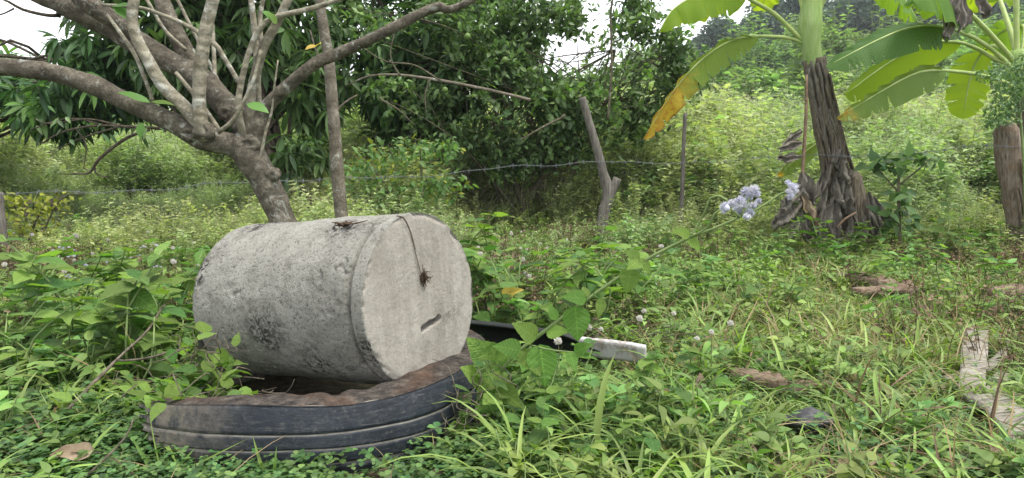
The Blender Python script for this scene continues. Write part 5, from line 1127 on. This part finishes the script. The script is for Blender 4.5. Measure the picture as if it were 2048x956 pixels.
def fluff(name, n, r0, mat, core, seed, hemi=False, wid=.10):
    """ball of fine filaments round a small core"""
    r = np.random.RandomState(seed); d = unit(n, r)
    if hemi: d[:, 2] = np.abs(d[:, 2]) * 1.0 - .15; d /= np.linalg.norm(d, axis=1)[:, None]
    T_ = leaf_t(2, wid, .3, .1, 'lance'); v, q = merge(T_, frames(d, unit(n, r)), d * r0 * .25, r0 * r.uniform(.65, .85, n)); parts = [(v, q, [], mat)]
    cv, cq, ct = tube([(0, 0, -r0 * .55), (0, 0, -r0 * .1), (0, 0, r0 * .4)], [r0 * .25, r0 * .55, r0 * .15], 8, r0 * .25); parts.append((cv, cq, ct, core)); return join_meshes(name, parts)
GLOBE = fluff('globe_head', 150, .0125, 'whitefluff', 'whitefluff', 1, wid=.16); LIL = [fluff('lilac_head_%d' % k, 170, .017, m, 'lilac', 2 + k, True, .09) for k, m in enumerate(('lilac', 'lilacpale', 'lilac'))]
def globe(q, h, label, group, seed):
    r = np.random.RandomState(seed); root = thing('globe_flower', label, 'flower', q, group); tp = Vector((r.normal(0, .03), r.normal(0, .03), h))
    V, Q, T = tube([(0, 0, 0), (tp.x * .3 + .01, tp.y * .3, h * .5), tuple(tp)], [.0014, .0013, .001], 4, .06); link('stem', mesh_np('globe_stem', V, [Q, T], 'redstem'), root)
    o = link('flower_head', GLOBE, root, tp); s = r.uniform(.65, 1.15); o.scale = (s, s, s)
gg = np.random.RandomState(77)
for k in range(30):
    px, py = gg.uniform(10, 400), gg.uniform(505, 640); globe(G(px, py), gg.uniform(.12, .3), 'white globe flower in the weeds left of the cylinder', 'white globe flowers on the left', 300 + k)
for k in range(28):
    px, py = gg.uniform(950, 1340), gg.uniform(505, 640); globe(G(px, py), gg.uniform(.10, .28), 'white globe flower in the weeds below the forked post', 'white globe flowers in the middle', 400 + k)
for k in range(9):
    px, py = gg.uniform(1080, 1480), gg.uniform(650, 800); globe(G(px, py), gg.uniform(.08, .2), 'white globe flower near the white board', 'white globe flowers by the board', 460 + k)
for k in range(16):
    px, py = gg.uniform(110, 385), gg.uniform(560, 640); q = G(px, py); root = thing('lilac_flower', 'flat lilac flower cluster in the weeds left of the cylinder', 'flower', q, 'small lilac flowers'); h = gg.uniform(.16, .30)
    V, Q, T = tube([(0, 0, 0), (.01, 0, h * .5), (0, .01, h)], [.0016, .0014, .001], 4, .06); link('stem', mesh_np('lilac_stem', V, [Q, T], 'redstem'), root)
    for j in range(4): o = link('flower_head', LIL[j % 3], root, (gg.normal(0, .016), gg.normal(0, .016), h + gg.uniform(0, .012))); s = gg.uniform(.35, .6); o.scale = (s, s, s * .7)

# the long leaning lilac-flowered plant in front
def build_ageratum():
    b = G(985, 800); root = thing('leaning_flower_plant', 'long leaning green stem with lilac fluffy flower heads crossing before the meadow', 'flowering plant', b); ba = np.array(b)
    pts = [tuple(b), P(1000, 745, 1.80), P(1040, 700, 1.77), P(1075, 672, 1.75), P(1180, 594, 1.70), P(1290, 520, 1.64), P(1375, 476, 1.60), P(1430, 455, 1.58), P(1482, 432, 1.56)]
    V, Q, T = tube(pts, [.0052, .005, .0048, .0046, .0042, .0038, .0033, .003, .0026], 8, .02, .08, 40, jit=.004); st = link('stem', mesh_np('stem', V - ba, [Q, T], 'stem'), root)
    side = [[(1500, 425, 1.56), (1535, 405, 1.56), (1560, 388, 1.56), (1580, 382, 1.56)], [(1378, 474, 1.6), (1395, 450, 1.6), (1410, 420, 1.58), (1420, 396, 1.57), (1440, 392, 1.56), (1462, 408, 1.55)], [(1375, 476, 1.6), (1412, 455, 1.57), (1430, 425, 1.55), (1445, 420, 1.55)],
            [(1482, 432, 1.56), (1490, 415, 1.56), (1500, 392, 1.56)], [(1482, 432, 1.56), (1500, 428, 1.56), (1520, 418, 1.56)], [(1478, 434, 1.56), (1470, 425, 1.55), (1460, 418, 1.55)], [(1060, 690, 1.76), (1100, 700, 1.7), (1150, 705, 1.66)]]
    for s in side: V, Q, T = tube(PX(*s), [.0024] * (len(s) - 1) + [.0014], 6, .01, jit=.003); link('side_stem', mesh_np('side_stem', V - ba, [Q, T], 'stem'), root)
    heads = [(1452, 416, 17), (1466, 408, 15), (1480, 402, 14), (1492, 384, 15), (1508, 380, 15), (1500, 394, 14), (1518, 404, 11), (1490, 412, 15), (1484, 428, 14), (1500, 426, 13), (1508, 412, 13), (1474, 420, 13), (1512, 388, 12), (1494, 434, 11), (1576, 366, 9), (1582, 374, 12), (1588, 384, 13), (1582, 394, 11), (1590, 374, 11), (1578, 384, 10)]
    r = np.random.RandomState(9)
    for k, (x, y, s) in enumerate(heads):
        o = link('flower_head', LIL[k % 3], root, P(x, y, 1.555 + r.uniform(-.025, .025)) - b); z = s * pxm(1.556) / .0165 * .80; o.scale = (z, z, z); o.rotation_euler = (r.normal(.35, .4), r.normal(0, .5), r.uniform(0, 6))
    big = leaf_data('flower_plant_leaf', 'veined', .40, .30, 'ovate', 17, .06)
    def lf(x0, y0, x1, y1, d0, d1, wide=1.0, up=(0, -.9, .45)):
        a, c = P(x0, y0, d0), P(x1, y1, d1); put_leaf(root, big, a - b, c - a, (c - a).length, up, 0, wide)
    for a in ((1150, 612, 1158, 682, 1.70, 1.68, 1.05), (1262, 535, 1254, 584, 1.65, 1.63, 1.05), (1080, 690, 1092, 770, 1.74, 1.70, 1.0), (1276, 520, 1256, 500, 1.64, 1.62, .9), (1280, 518, 1302, 545, 1.64, 1.62, .8), (1278, 522, 1262, 530, 1.64, 1.60, 1.0), (1284, 520, 1294, 500, 1.64, 1.66, 1.0), (1378, 472, 1352, 458, 1.6, 1.58, .8), (1380, 476, 1400, 500, 1.6, 1.58, .8),
              (1170, 598, 1135, 590, 1.70, 1.66, .8), (1175, 594, 1165, 570, 1.70, 1.72, .8), (1204, 598, 1198, 632, 1.69, 1.66, .7), (1186, 590, 1215, 585, 1.69, 1.70, .8), (1070, 676, 1040, 650, 1.75, 1.7, .9), (1095, 665, 1130, 660, 1.74, 1.7, .8), (1040, 702, 1000, 690, 1.77, 1.72, .9), (1050, 700, 1075, 738, 1.77, 1.7, .9), (1000, 745, 955, 690, 1.8, 1.72, 1.0), (1002, 740, 965, 770, 1.8, 1.72, 1.0), (1005, 735, 1010, 690, 1.8, 1.85, .9),
              (990, 770, 945, 740, 1.8, 1.72, 1.0), (995, 775, 1030, 800, 1.8, 1.72, .9), (1150, 705, 1175, 690, 1.66, 1.62, .8), (1140, 705, 1150, 735, 1.66, 1.62, .8), (1112, 640, 1100, 610, 1.73, 1.73, .8), (990, 790, 960, 815, 1.78, 1.7, 1.0)): lf(*a)
build_ageratum()

# sapling by the banana trunk, yellow bush at the left, creeper on the stump
def small_bush(name, label, cat, bx, by, d, ells, n, leaf, wide, mat, stems, seed, stemmat='citrusbark', mat2=None, f2=0, prof='ovate'):
    r = np.random.RandomState(seed); b = P(bx, by, d); b.z = float(terr(b.x, b.y)); ba = np.array(b); root = thing(name, label, cat, b)
    for s in stems: V, Q, T = limb(s, d, .1, 6, .04); link('stem', mesh_np('stem', V - ba, [Q, T], stemmat), root)
    c = crown_points(ells, n, r, 2.4); m = len(c); dr = unit(m, r); dr[:, 2] -= .2; Rm = frames(dr, r.normal(0, .4, (m, 3)) + np.array([0, -.3, .8])); s2 = r.rand(m) < f2
    for nm, sel, mt in (('crown', ~s2, mat), ('dark_leaves', s2, mat2)):
        if mt is None or sel.sum() == 0: continue
        W, Q2 = merge(leaf_t(3, wide, .25, .2, prof), Rm[sel], c[sel], leaf * r.uniform(.6, 1.2, sel.sum())); o = link(nm, mesh_np(nm, W - ba, Q2, mt), root); o['kind'] = 'stuff'
small_bush('sapling', 'young dark leafy sapling standing between the banana trunk and the stump', 'sapling', 1800, 500, 5.4, [ell(1760, 330, 5.4, 34, 14, .15), ell(1800, 325, 5.4, 40, 18, .15), ell(1845, 318, 5.4, 40, 12, .15), ell(1795, 385, 5.4, 28, 16, .12), ell(1800, 430, 5.4, 34, 30, .15)], 130, .11, .28, 'citrus', [[(1802, 520, 7), (1798, 440, 6), (1797, 380, 5), (1800, 320, 4)], [(1798, 370, 4), (1830, 345, 3), (1870, 310, 2)], [(1798, 385, 4), (1775, 360, 3), (1750, 330, 2)]], 1)
small_bush('yellowing_bush', 'yellowing scrubby bush beside the grey post at the left', 'bush', 60, 520, 5.6, [ell(75, 420, 5.6, 55, 26, .3), ell(110, 400, 5.6, 40, 14, .25), ell(60, 455, 5.6, 45, 24, .3), ell(20, 400, 5.6, 30, 20, .2), ell(85, 480, 5.6, 40, 20, .2)], 420, .055, .3, 'yellowgreen', [[(60, 530, 6), (65, 460, 5), (90, 410, 3)], [(58, 530, 5), (40, 450, 4), (20, 400, 3)], [(62, 520, 4), (120, 400, 3), (170, 388, 2)]], 2, mat2='darkbark', f2=.12)
small_bush('creeper', 'fine-leaved grey green creeper climbing over the stump top', 'creeper', 2040, 540, 5.15, [ell(2035, 180, 5.15, 40, 42, .2), ell(2005, 225, 5.15, 34, 28, .16), ell(2048, 130, 5.15, 24, 30, .15), ell(1980, 150, 5.15, 26, 18, .12), ell(1988, 245, 5.1, 20, 14, .1)], 1500, .030, .30, 'palefine', [[(2052, 540, 7), (2050, 400, 6), (2046, 300, 5), (2038, 200, 4)], [(2040, 240, 4), (2005, 225, 3), (1985, 245, 2)]], 3, 'stem', 'weed_dark', .25)
small_bush('leafy_shrub', 'small fine-leaved shrub under the citrus tree', 'shrub', 850, 480, 6.4, [ell(850, 300, 6.4, 90, 34, .3), ell(760, 330, 6.4, 60, 50, .3), ell(700, 360, 6.4, 50, 40, .3), ell(870, 370, 6.4, 80, 40, .3), ell(780, 400, 6.4, 80, 40, .3)], 900, .07, .28, 'weed_dark', [[(850, 470, 8), (845, 380, 6), (840, 300, 3)], [(840, 460, 6), (780, 380, 4), (740, 330, 3)], [(820, 470, 5), (760, 420, 4), (700, 370, 3)]], 4, mat2='yellowgreen', f2=.12)

# far trees and the shed on the left
def far_tree(px, top, d, wpx, seed, label):
    r = np.random.RandomState(seed); x = (px - 1024) / F * d; b = onground(x, d); ba = np.array(b); H = (P(px, top, d).z - b.z); W = wpx * pxm(d)
    root = thing('far_tree', label, 'tree', b, 'trees at the far side of the meadow')
    V, Q, T = tube([(0, 0, -.2), (.1, 0, H * .4), (0, .1, H * .8)], [.16, .12, .05], 7, .6); link('trunk', mesh_np('trunk', V, [Q, T], 'darkbark'), root)
    es = [(np.array([r.normal(0, W * .22), r.normal(0, W * .2), H * r.uniform(.35, .82)]), np.array([W * .3, W * .3, H * .18]) * r.uniform(.7, 1.2)) for _ in range(8)]
    c = crown_points(es, 1300, r, 2.6); m = len(c); W_, Q2 = merge(leaf_t(2, .4, .2, .2, 'ovate'), frames(unit(m, r), unit(m, r)), c, r.uniform(.18, .42, m)); o = link('crown', mesh_np('crown', W_, Q2, 'shrub' if seed % 3 == 0 else 'mango'), root); o['kind'] = 'stuff'
for k, (px, top, d, wpx) in enumerate(((-60, 150, 44, 200), (70, 190, 50, 190), (330, 175, 52, 210), (480, 190, 48, 180), (640, 200, 54, 170), (800, 170, 50, 200), (960, 180, 52, 190), (1120, 150, 56, 200))):
    far_tree(px, top, d, wpx, 500 + k, 'bushy tree on the far edge of the meadow')
def build_shed():
    d = 42; b = onground((165 - 1024) / F * d, d); root = thing('blue_shed', 'small pale blue shed far across the meadow under the thick branch', 'shed', b)
    W, D, H = 4.4, 3.0, 2.3
    def boxm(nm, x0, x1, y0, y1, z0, z1, mat, par=root):
        V = [(x, y, z) for x in (x0, x1) for y in (y0, y1) for z in (z0, z1)]; return link(nm, mesh_np(nm, np.array(V), np.array([(0, 1, 3, 2), (4, 6, 7, 5), (0, 4, 5, 1), (2, 3, 7, 6), (0, 2, 6, 4), (1, 5, 7, 3)]), mat, False), par)
    boxm('wall', -W / 2, W / 2, 0, D, -.4, H, 'bluewall'); dr = boxm('door', -.4, .45, -.04, .02, -.2, 1.8, 'greyroof'); boxm('handle', .32, .38, -.09, -.043, .8, .92, 'wire', dr)
    V = np.array([(-W / 2 - .3, -.4, H - .1), (W / 2 + .3, -.4, H - .1), (W / 2 + .3, D / 2, H + .8), (-W / 2 - .3, D / 2, H + .8), (-W / 2 - .3, D + .4, H - .1), (W / 2 + .3, D + .4, H - .1)]); V = np.vstack([V, V + np.array([0, 0, .06])])
    link('roof', mesh_np('roof', V, np.array([(0, 3, 2, 1), (3, 4, 5, 2), (6, 7, 8, 9), (9, 8, 11, 10), (0, 1, 7, 6), (4, 10, 11, 5), (1, 2, 8, 7), (2, 5, 11, 8), (0, 6, 9, 3), (3, 9, 10, 4)]), 'greyroof', False), root)
    w_ = boxm('window', 1.0, 1.8, -.03, .02, .8, 1.5, 'greyroof'); boxm('pane', 1.06, 1.74, -.036, .0, .86, 1.44, 'blackplastic', w_)
build_shed()

# each of the alike plants gets its own place in its patch
_T = ['', 'first', 'second', 'third', 'fourth', 'fifth', 'sixth', 'seventh', 'eighth', 'ninth', 'tenth', 'eleventh', 'twelfth', 'thirteenth', 'fourteenth', 'fifteenth', 'sixteenth', 'seventeenth', 'eighteenth', 'nineteenth']
_D = {20: 'twenty', 30: 'thirty', 40: 'forty', 50: 'fifty', 60: 'sixty'}
def ordinal(n):
    if n < 20: return _T[n]
    d, r_ = n // 10 * 10, n % 10; return _D[d] + '-' + _T[r_] if r_ else _D[d][:-1] + 'ieth'
def number_groups(names):
    for gname in names:
        m = [o for o in COL.objects if o.parent is None and o.get('group') == gname]
        m.sort(key=lambda o: float(pix(np.array([list(o.location)]))[0][0]))
        for k, o in enumerate(m): o['label'] = o['label'] + ', ' + (ordinal(k + 1) + ' from the left')
number_groups(['weeds left of the cylinder', 'weeds in the clover', 'weeds at the right end of the tyre', 'weeds behind the gutter', 'weeds in front of the white board', 'weeds near the banana trunk', 'weeds round the banana foot', 'weeds among the grass', 'white globe flowers on the left', 'white globe flowers in the middle', 'white globe flowers by the board', 'small lilac flowers', 'trees at the far side of the meadow'])

# ================================================================== THINGS LYING ABOUT
def slab(pts, width, thick, mat, seed, rough=.25, nv=26, nu=9, up=(0, 0, 1), ragged=.5, warp=.01):
    """a weathered board along pts: boxy section with ragged ends and split, uneven surface; returns mesh around pts[0]"""
    r = np.random.RandomState(seed); O, _ = smooth_path(pts, [1] * len(pts), max(.004, np.linalg.norm(np.array(list(pts[-1])) - np.array(list(pts[0]))) / nv)); n = len(O)
    tan = np.gradient(O, axis=0); tan /= np.linalg.norm(tan, axis=1)[:, None]; sd = np.cross(tan, np.array(up, float)); sd /= np.linalg.norm(sd, axis=1)[:, None]; nm = np.cross(sd, tan)
    us = np.linspace(-1, 1, nu); prof = [(u, 1) for u in us] + [(u, -1) for u in us[::-1]]; m = len(prof); V = np.zeros((n, m, 3))
    wv = np.interp(np.linspace(0, 1, n), np.linspace(0, 1, 6), 1 + r.uniform(-.12, .12, 6))
    for j, (u, s) in enumerate(prof):
        end = ragged * width * (fbm(np.array([[u * 3 + seed, 0.3, 0]]), 3)[0] - .5)
        st = np.linspace(0, 1, n); x = O + sd * (u * width / 2 * wv)[:, None] + nm * (s * thick / 2)
        x = x + tan * (end * np.clip((st - .8) / .2, 0, 1) + end * -1 * np.clip((.2 - st) / .2, 0, 1))[:, None]; V[:, j] = x
    q = V.copy(); V += nm[:, None] * ((fbm(q * np.array([40, 40, 40]) + seed, 4) - .5) * thick * rough * 2)[..., None] + nm[:, None] * ((fbm(q * 9 + seed, 2) - .5) * warp)[..., None]
    i, j = np.meshgrid(np.arange(n - 1), np.arange(m), indexing='ij'); j2 = (j + 1) % m
    Q = np.stack([i * m + j, i * m + j2, (i + 1) * m + j2, (i + 1) * m + j], -1).reshape(-1, 4); caps = []
    for e in (0, n - 1):
        for k in range(nu - 1):
            a, b_, c, d_ = e * m + k, e * m + k + 1, e * m + m - 2 - k, e * m + m - 1 - k; caps.append((a, b_, c, d_) if e else (d_, c, b_, a))
    return V.reshape(-1, 3), np.vstack([Q, np.array(caps)])
def lying(name, label, cat, pts, width, thick, mat, seed, group=None, **k):
    pts = [Vector(p) for p in pts]; b = sum(pts, Vector()) / len(pts); V, Q = slab(pts, width, thick, mat, seed, **k)
    return thing(name, label, cat, b, group, mesh_np(name, V - np.array(b), Q, mat, False))
def GZ(px, py, dz): q = G(px, py); return q + Vector((0, 0, dz))

# black half-round gutter behind the cylinder, white board beyond its end
def build_gutter():
    pts = [P(905, 668, 2.60), P(960, 672, 2.56), P(1040, 682, 2.50), P(1120, 694, 2.44), P(1215, 712, 2.38)]; O, _ = smooth_path(pts, [1] * 5, .02); n = len(O); r = .055
    tan = np.gradient(O, axis=0); tan /= np.linalg.norm(tan, axis=1)[:, None]; sd = np.cross(tan, [0, 0, 1.0]); sd /= np.linalg.norm(sd, axis=1)[:, None]; up = np.cross(sd, tan)
    rows = []; a = np.linspace(R(62), R(285), 15); t = np.linspace(0, 1, n); taper = 1 - .75 * sstep(.72, 1.0, t)
    for rr in (r, r - .006):
        for q in (a if rr == r else a[::-1]): rows.append(O + (sd * math.cos(q) * rr + up * math.sin(q) * rr * taper[:, None]))
    V = np.array(rows); m = len(V); i, j = np.meshgrid(np.arange(m), np.arange(n - 1), indexing='ij'); i2 = (i + 1) % m; b = O[n // 2]
    root = thing('black_gutter', 'dull black half-round plastic gutter lying behind the cylinder', 'gutter', Vector(b)); link('channel', mesh_np('channel', V.reshape(-1, 3) - b, np.stack([i * n + j, i * n + j + 1, i2 * n + j + 1, i2 * n + j], -1).reshape(-1, 4), 'blackplastic'), root)
    mb = MB(); mb.add(*tube([O[k] + sd[k] * math.cos(a[0]) * r + up[k] * math.sin(a[0]) * r * taper[k] for k in range(0, n, 2)], [.005] * len(range(0, n, 2)), 6, 1)); link('rim', mb.mesh('rim', 'blackplastic', b), root)
    p0, p1 = P(1158, 692, 2.40), P(1292, 708, 2.30); V, Q = slab([p0, (p0 + p1) / 2, p1], .060, .018, 'whitepaint', 4, .12, 24, 7, (0, 1, .25), .12, .004)
    thing('white_board', 'short flaking white painted board at the end of the black gutter', 'board', p0, None, mesh_np('white_board', V - np.array(p0), Q, 'whitepaint', False))
build_gutter()
lying('bleached_board', 'thick bleached grey board lying on the grass, widest of the planks', 'board', [GZ(1942, 800, .025), GZ(1946, 745, .045), GZ(1952, 700, .06)], .075, .035, 'palewood', 11, rough=.5, ragged=1.0)
lying('bleached_splinter', 'thin pale splinter sticking out right of the bleached board', 'board', [GZ(1968, 762, .03), GZ(1995, 742, .04), GZ(2022, 722, .05)], .03, .014, 'palewood', 12)
lying('bleached_splinter', 'short pale splinter below the bleached board', 'board', [GZ(1978, 800, .02), GZ(2000, 780, .03), GZ(2008, 768, .03)], .04, .012, 'palewood', 13)
lying('bleached_splinter', 'narrow pale chip left of the bleached board', 'board', [GZ(1890, 775, .02), GZ(1915, 768, .025), GZ(1935, 762, .03)], .035, .012, 'palewood', 14)
lying('bark_piece', 'broad grey bark piece at the right border below the boards', 'board', [GZ(1962, 815, .03), GZ(2000, 845, .035), GZ(2040, 885, .03), GZ(2080, 925, .02)], .10, .02, 'palewood', 15, rough=.4)
lying('bark_piece', 'small grey bark piece crossing the right border beside the boards', 'board', [GZ(2000, 810, .03), GZ(2040, 820, .03), GZ(2085, 832, .03)], .05, .015, 'rotwood', 16)
lying('rotten_log', 'rotten brown log piece half hidden in the grass', 'log', [GZ(1462, 772, .03), GZ(1520, 790, .035), GZ(1590, 800, .03), GZ(1650, 800, .02)], .06, .045, 'rotwood', 17, rough=.5)
lying('rotten_log', 'longer rotten log lying before the banana trunk', 'log', [GZ(1690, 575, .05), GZ(1740, 585, .06), GZ(1815, 600, .04)], .13, .07, 'rotwood', 18, rough=.5)
lying('rotten_log', 'thin rotten log piece in front of the longer log', 'log', [GZ(1710, 605, .05), GZ(1760, 602, .06), GZ(1815, 600, .05)], .08, .035, 'rotwood', 19, rough=.5)
lying('rotten_log', 'weathered log piece at the right border below the stump', 'log', [GZ(1990, 612, .05), GZ(2040, 605, .06), GZ(2100, 600, .05)], .10, .05, 'rotwood', 20, rough=.5)
lying('wood_chip', 'grey wood chip under the white board', 'wood chip', [GZ(1255, 805, .03), GZ(1290, 808, .03), GZ(1320, 812, .02)], .05, .02, 'palewood', 21, rough=.4)
def stick(label, pts, w_, mat, forks=(), group=None, name='stick'):
    p = [Vector(q) for q in pts]; b = p[0]; root = thing(name, label, 'stick', b, group); r = [w_ * (1 - .45 * k / (len(p) - 1)) for k in range(len(p))]
    V, Q, T = tube(p, r, 8, .02, .2, 30, jit=.02); link('shaft', mesh_np('shaft', V - np.array(b), [Q, T], mat), root)
    for f in forks: f = [Vector(q) for q in f]; V, Q, T = tube(f, [w_ * .6] * (len(f) - 1) + [w_ * .25], 6, .02, .2, 30, jit=.01); link('fork', mesh_np('fork', V - np.array(b), [Q, T], mat), root)
stick('grey stick leaning through the weeds at the left', [P(95, 862, 1.75), P(150, 800, 1.8), P(205, 745, 1.88), P(252, 702, 1.95), P(300, 660, 2.05), P(330, 610, 2.2)], .0055, 'twig', [[P(236, 720, 1.92), P(290, 715, 1.9), P(350, 700, 1.88), P(385, 690, 1.85)]])
stick('thin dark twig rising from the bottom left border', [P(150, 970, 1.42), P(200, 925, 1.44), P(240, 885, 1.46), P(266, 838, 1.48)], .0028, 'twig')
stick('long grey stick slanting through the grass right of the white board', [P(1305, 740, 2.1), P(1345, 810, 1.9), P(1390, 880, 1.72), P(1445, 970, 1.52)], .005, 'twig')
stick('brown stick along the bottom right border', [P(1740, 962, 1.62), P(1850, 958, 1.62), P(1960, 948, 1.62), P(2060, 930, 1.64)], .006, 'twig', [[P(1960, 948, 1.62), P(1890, 905, 1.7), P(1850, 870, 1.75)]])
stick('pale dry stalk bending over the grass', [P(1715, 770, 2.2), P(1755, 765, 2.2), P(1790, 785, 2.15), P(1810, 820, 2.1)], .0045, 'palewood')
stick('thin stick across the bark piece at the right border', [P(1945, 820, 1.95), P(1985, 800, 1.95), P(2030, 820, 1.9), P(2070, 845, 1.88)], .0035, 'twig')
def blob(name, label, cat, c, dims, mat, seed):
    r = np.random.RandomState(seed); nu, nv = 18, 11; th = np.arange(nu) / nu * 2 * math.pi; V = []
    for k in range(nv):
        f = -math.pi / 2 + math.pi * k / (nv - 1)
        V += [(math.cos(f) * math.cos(t), math.cos(f) * math.sin(t), math.sin(f)) for t in th]
    V = np.array(V); q = np.round(V * 1.6) / 1.6; V = V * .6 + q * .4; V *= (1 + (fbm(V * 1.7 + seed, 3) - .5)[:, None] * .9); V *= np.array(dims)
    i, j = np.meshgrid(np.arange(nv - 1), np.arange(nu), indexing='ij'); j2 = (j + 1) % nu
    thing(name, label, cat, c, None, mesh_np(name, V, np.stack([i * nu + j, i * nu + j2, (i + 1) * nu + j2, (i + 1) * nu + j], -1).reshape(-1, 4), mat, False))
blob('black_stone', 'flat dark stone in the grass near the bottom right', 'stone', GZ(1612, 880, .045), (.055, .04, .030), 'blackstone', 1)
blob('brown_stone', 'small brown stone at the bottom border below the tyre', 'stone', GZ(880, 972, .02), (.03, .03, .02), 'rotwood', 2)
def dry_leaf(label, a, c, wd, seed, mat='deadleaf', up=(0, -.4, 1)):
    V, Q = leaf_t(10, wd / 2 / (c - a).length, .5, .25, 'ovate', 0, .05); L = (c - a).length; W, Q2 = merge((V, Q), frames(np.array([list(c - a)]), np.array([up])), np.array([[0, 0, 0.]]), np.array([L])); W = W + (fbm(W * 30 + seed, 2)[:, None] - .5) * .012
    root = thing('dry_leaf', label, 'dry leaf', a); link('blade', mesh_np('blade', W, Q2, mat), root); tp = np.array(c - a)
    V, Q, T = tube([np.zeros(3) - tp * .25, np.zeros(3), tp * .5], [.0012, .0016, .001], 5, .02); link('stalk', mesh_np('stalk', V, [Q, T], 'twig'), root)
dry_leaf('curled brown dry leaf on the clover at the bottom left', P(182, 905, 1.5), P(100, 905, 1.46), .045, 1, up=(0, -.8, .6))
dry_leaf('pale brown dry leaf near the stump at the right border', P(2020, 604, 3.6), P(1995, 600, 3.6), .05, 2)
dry_leaf('yellow dead leaf in the weeds behind the gutter', P(1005, 588, 2.9), P(1040, 578, 2.85), .05, 3, 'yellowleaf', (0, -.9, .4))
# tangles of dead vine by the cylinder and the tyre
def tangle(label, c, n, spread, seed, leaves=0):
    r = np.random.RandomState(seed); c = Vector(c); root = thing('dead_vine_tangle', label, 'dry vine', c); mb = MB()
    for k in range(n):
        s = r.normal(0, 1, 3) * np.array(spread); d = r.normal(0, 1, 3) * np.array(spread) * 1.1; e = s + d
        mb.add(*tube([s, s + d * .5 + r.normal(0, .02, 3), e, e + r.normal(0, .03, 3)], [.0012, .0016, .0012, .0006], 4, .03))
    link('strands', mb.mesh('strands', 'twig'), root)['kind'] = 'stuff'
    for k in range(leaves): put_leaf(root, WL[r.randint(4)], r.normal(0, 1, 3) * np.array(spread), r.normal(0, 1, 3) + np.array([0, -.3, .2]), r.uniform(.03, .055), roll=r.normal(0, .3))
tangle('tangle of dead vines and leaves against the left end of the cylinder', P(408, 728, 1.80), 26, (.035, .04, .035), 1, 40)
tangle('dry vine tangle heaped on the left end of the tyre', P(365, 785, 1.70), 22, (.085, .05, .016), 4, 75)
tangle('dry vine tangle hanging over the right end of the tyre', P(935, 830, 1.70), 30, (.03, .03, .04), 2, 14)
tangle('brown dead stalk heap above the white board', P(1250, 668, 2.65), 60, (.12, .08, .02), 3)
tangle('small dry root clump in the grass left of the boards', P(1790, 830, 2.05), 40, (.035, .03, .012), 5)
# tufts of broad grass in front of the tyre
def grass_tuft(label, px, py, blades, group=None):
    b = G(px, py); root = thing('grass_tuft', label, 'grass', b)
    for x, y, wd, dd in blades:
        tip = P(x, y, b.y + dd); a = Vector((random.uniform(-.008, .008), random.uniform(-.008, .008), 0)); v = tip - b - a; L = v.length
        V, Q = leaf_t(9, wd / 2 / L, .4, .22, 'blade'); W, Q2 = merge((V, Q), frames(np.array([list(v)]), np.array([[0, -1, .35]])), np.array([list(a)]), np.array([L])); link('blade', mesh_np('blade', W, Q2, 'grass'), root)
grass_tuft('broad grass tuft before the middle of the tyre', 548, 975, [(500, 875, .010, 0), (548, 900, .009, -.02), (575, 930, .010, -.03), (600, 955, .009, .02), (520, 940, .008, -.05)])
grass_tuft('grass tuft with upright blades before the right part of the tyre', 770, 940, [(738, 850, .009, 0), (790, 915, .010, -.03), (775, 880, .006, .01), (740, 910, .009, -.05)])
grass_tuft('thin pale grass tuft before the left part of the tyre', 330, 968, [(288, 830, .004, 0), (250, 870, .012, .02), (380, 900, .007, -.02), (480, 880, .005, -.02)])
grass_tuft('tall grass tuft at the foot of the long grey stick', 1400, 880, [(1318, 700, .010, .05), (1370, 800, .012, .0), (1440, 800, .010, .02), (1470, 860, .012, 0), (1360, 760, .010, .06)])
grass_tuft('bright grass tuft right of the dark stone', 1690, 900, [(1660, 800, .012, 0), (1700, 790, .011, .02), (1740, 830, .012, 0), (1630, 850, .012, 0), (1760, 880, .010, -.03)])
grass_tuft('grass tuft sprouting in front of the black gutter', 1275, 760, [(1268, 700, .010, 0), (1300, 730, .008, 0), (1240, 720, .008, -.02)])
grass_tuft('grass tuft with bright blades behind the gutter', 990, 680, [(988, 590, .014, 0), (1020, 640, .014, -.02), (1000, 620, .010, .02)])

# ================================================================== THE AIR
def build_haze():
    V = np.array([(x, y, z) for x in (-300, 300) for y in (-6, 420) for z in (-3.0, 62.0)]); o = link('haze', mesh_np('haze', V, np.array([(0, 1, 3, 2), (4, 6, 7, 5), (0, 4, 5, 1), (2, 3, 7, 6), (0, 2, 6, 4), (1, 5, 7, 3)]), None, False)); o['kind'] = 'stuff'; o['label'] = 'thin pale haze over the hillside'; o['category'] = 'haze'
    N = NT('pale_air'); pv = N.n('ShaderNodeVolumePrincipled'); pv.inputs['Color'].default_value = (.86, .92, 1.0, 1); pv.inputs['Density'].default_value = .0007; pv.inputs['Anisotropy'].default_value = .0; N.l(pv.outputs[0], N.out.inputs['Volume']); o.data.materials.append(N.m)
build_haze()
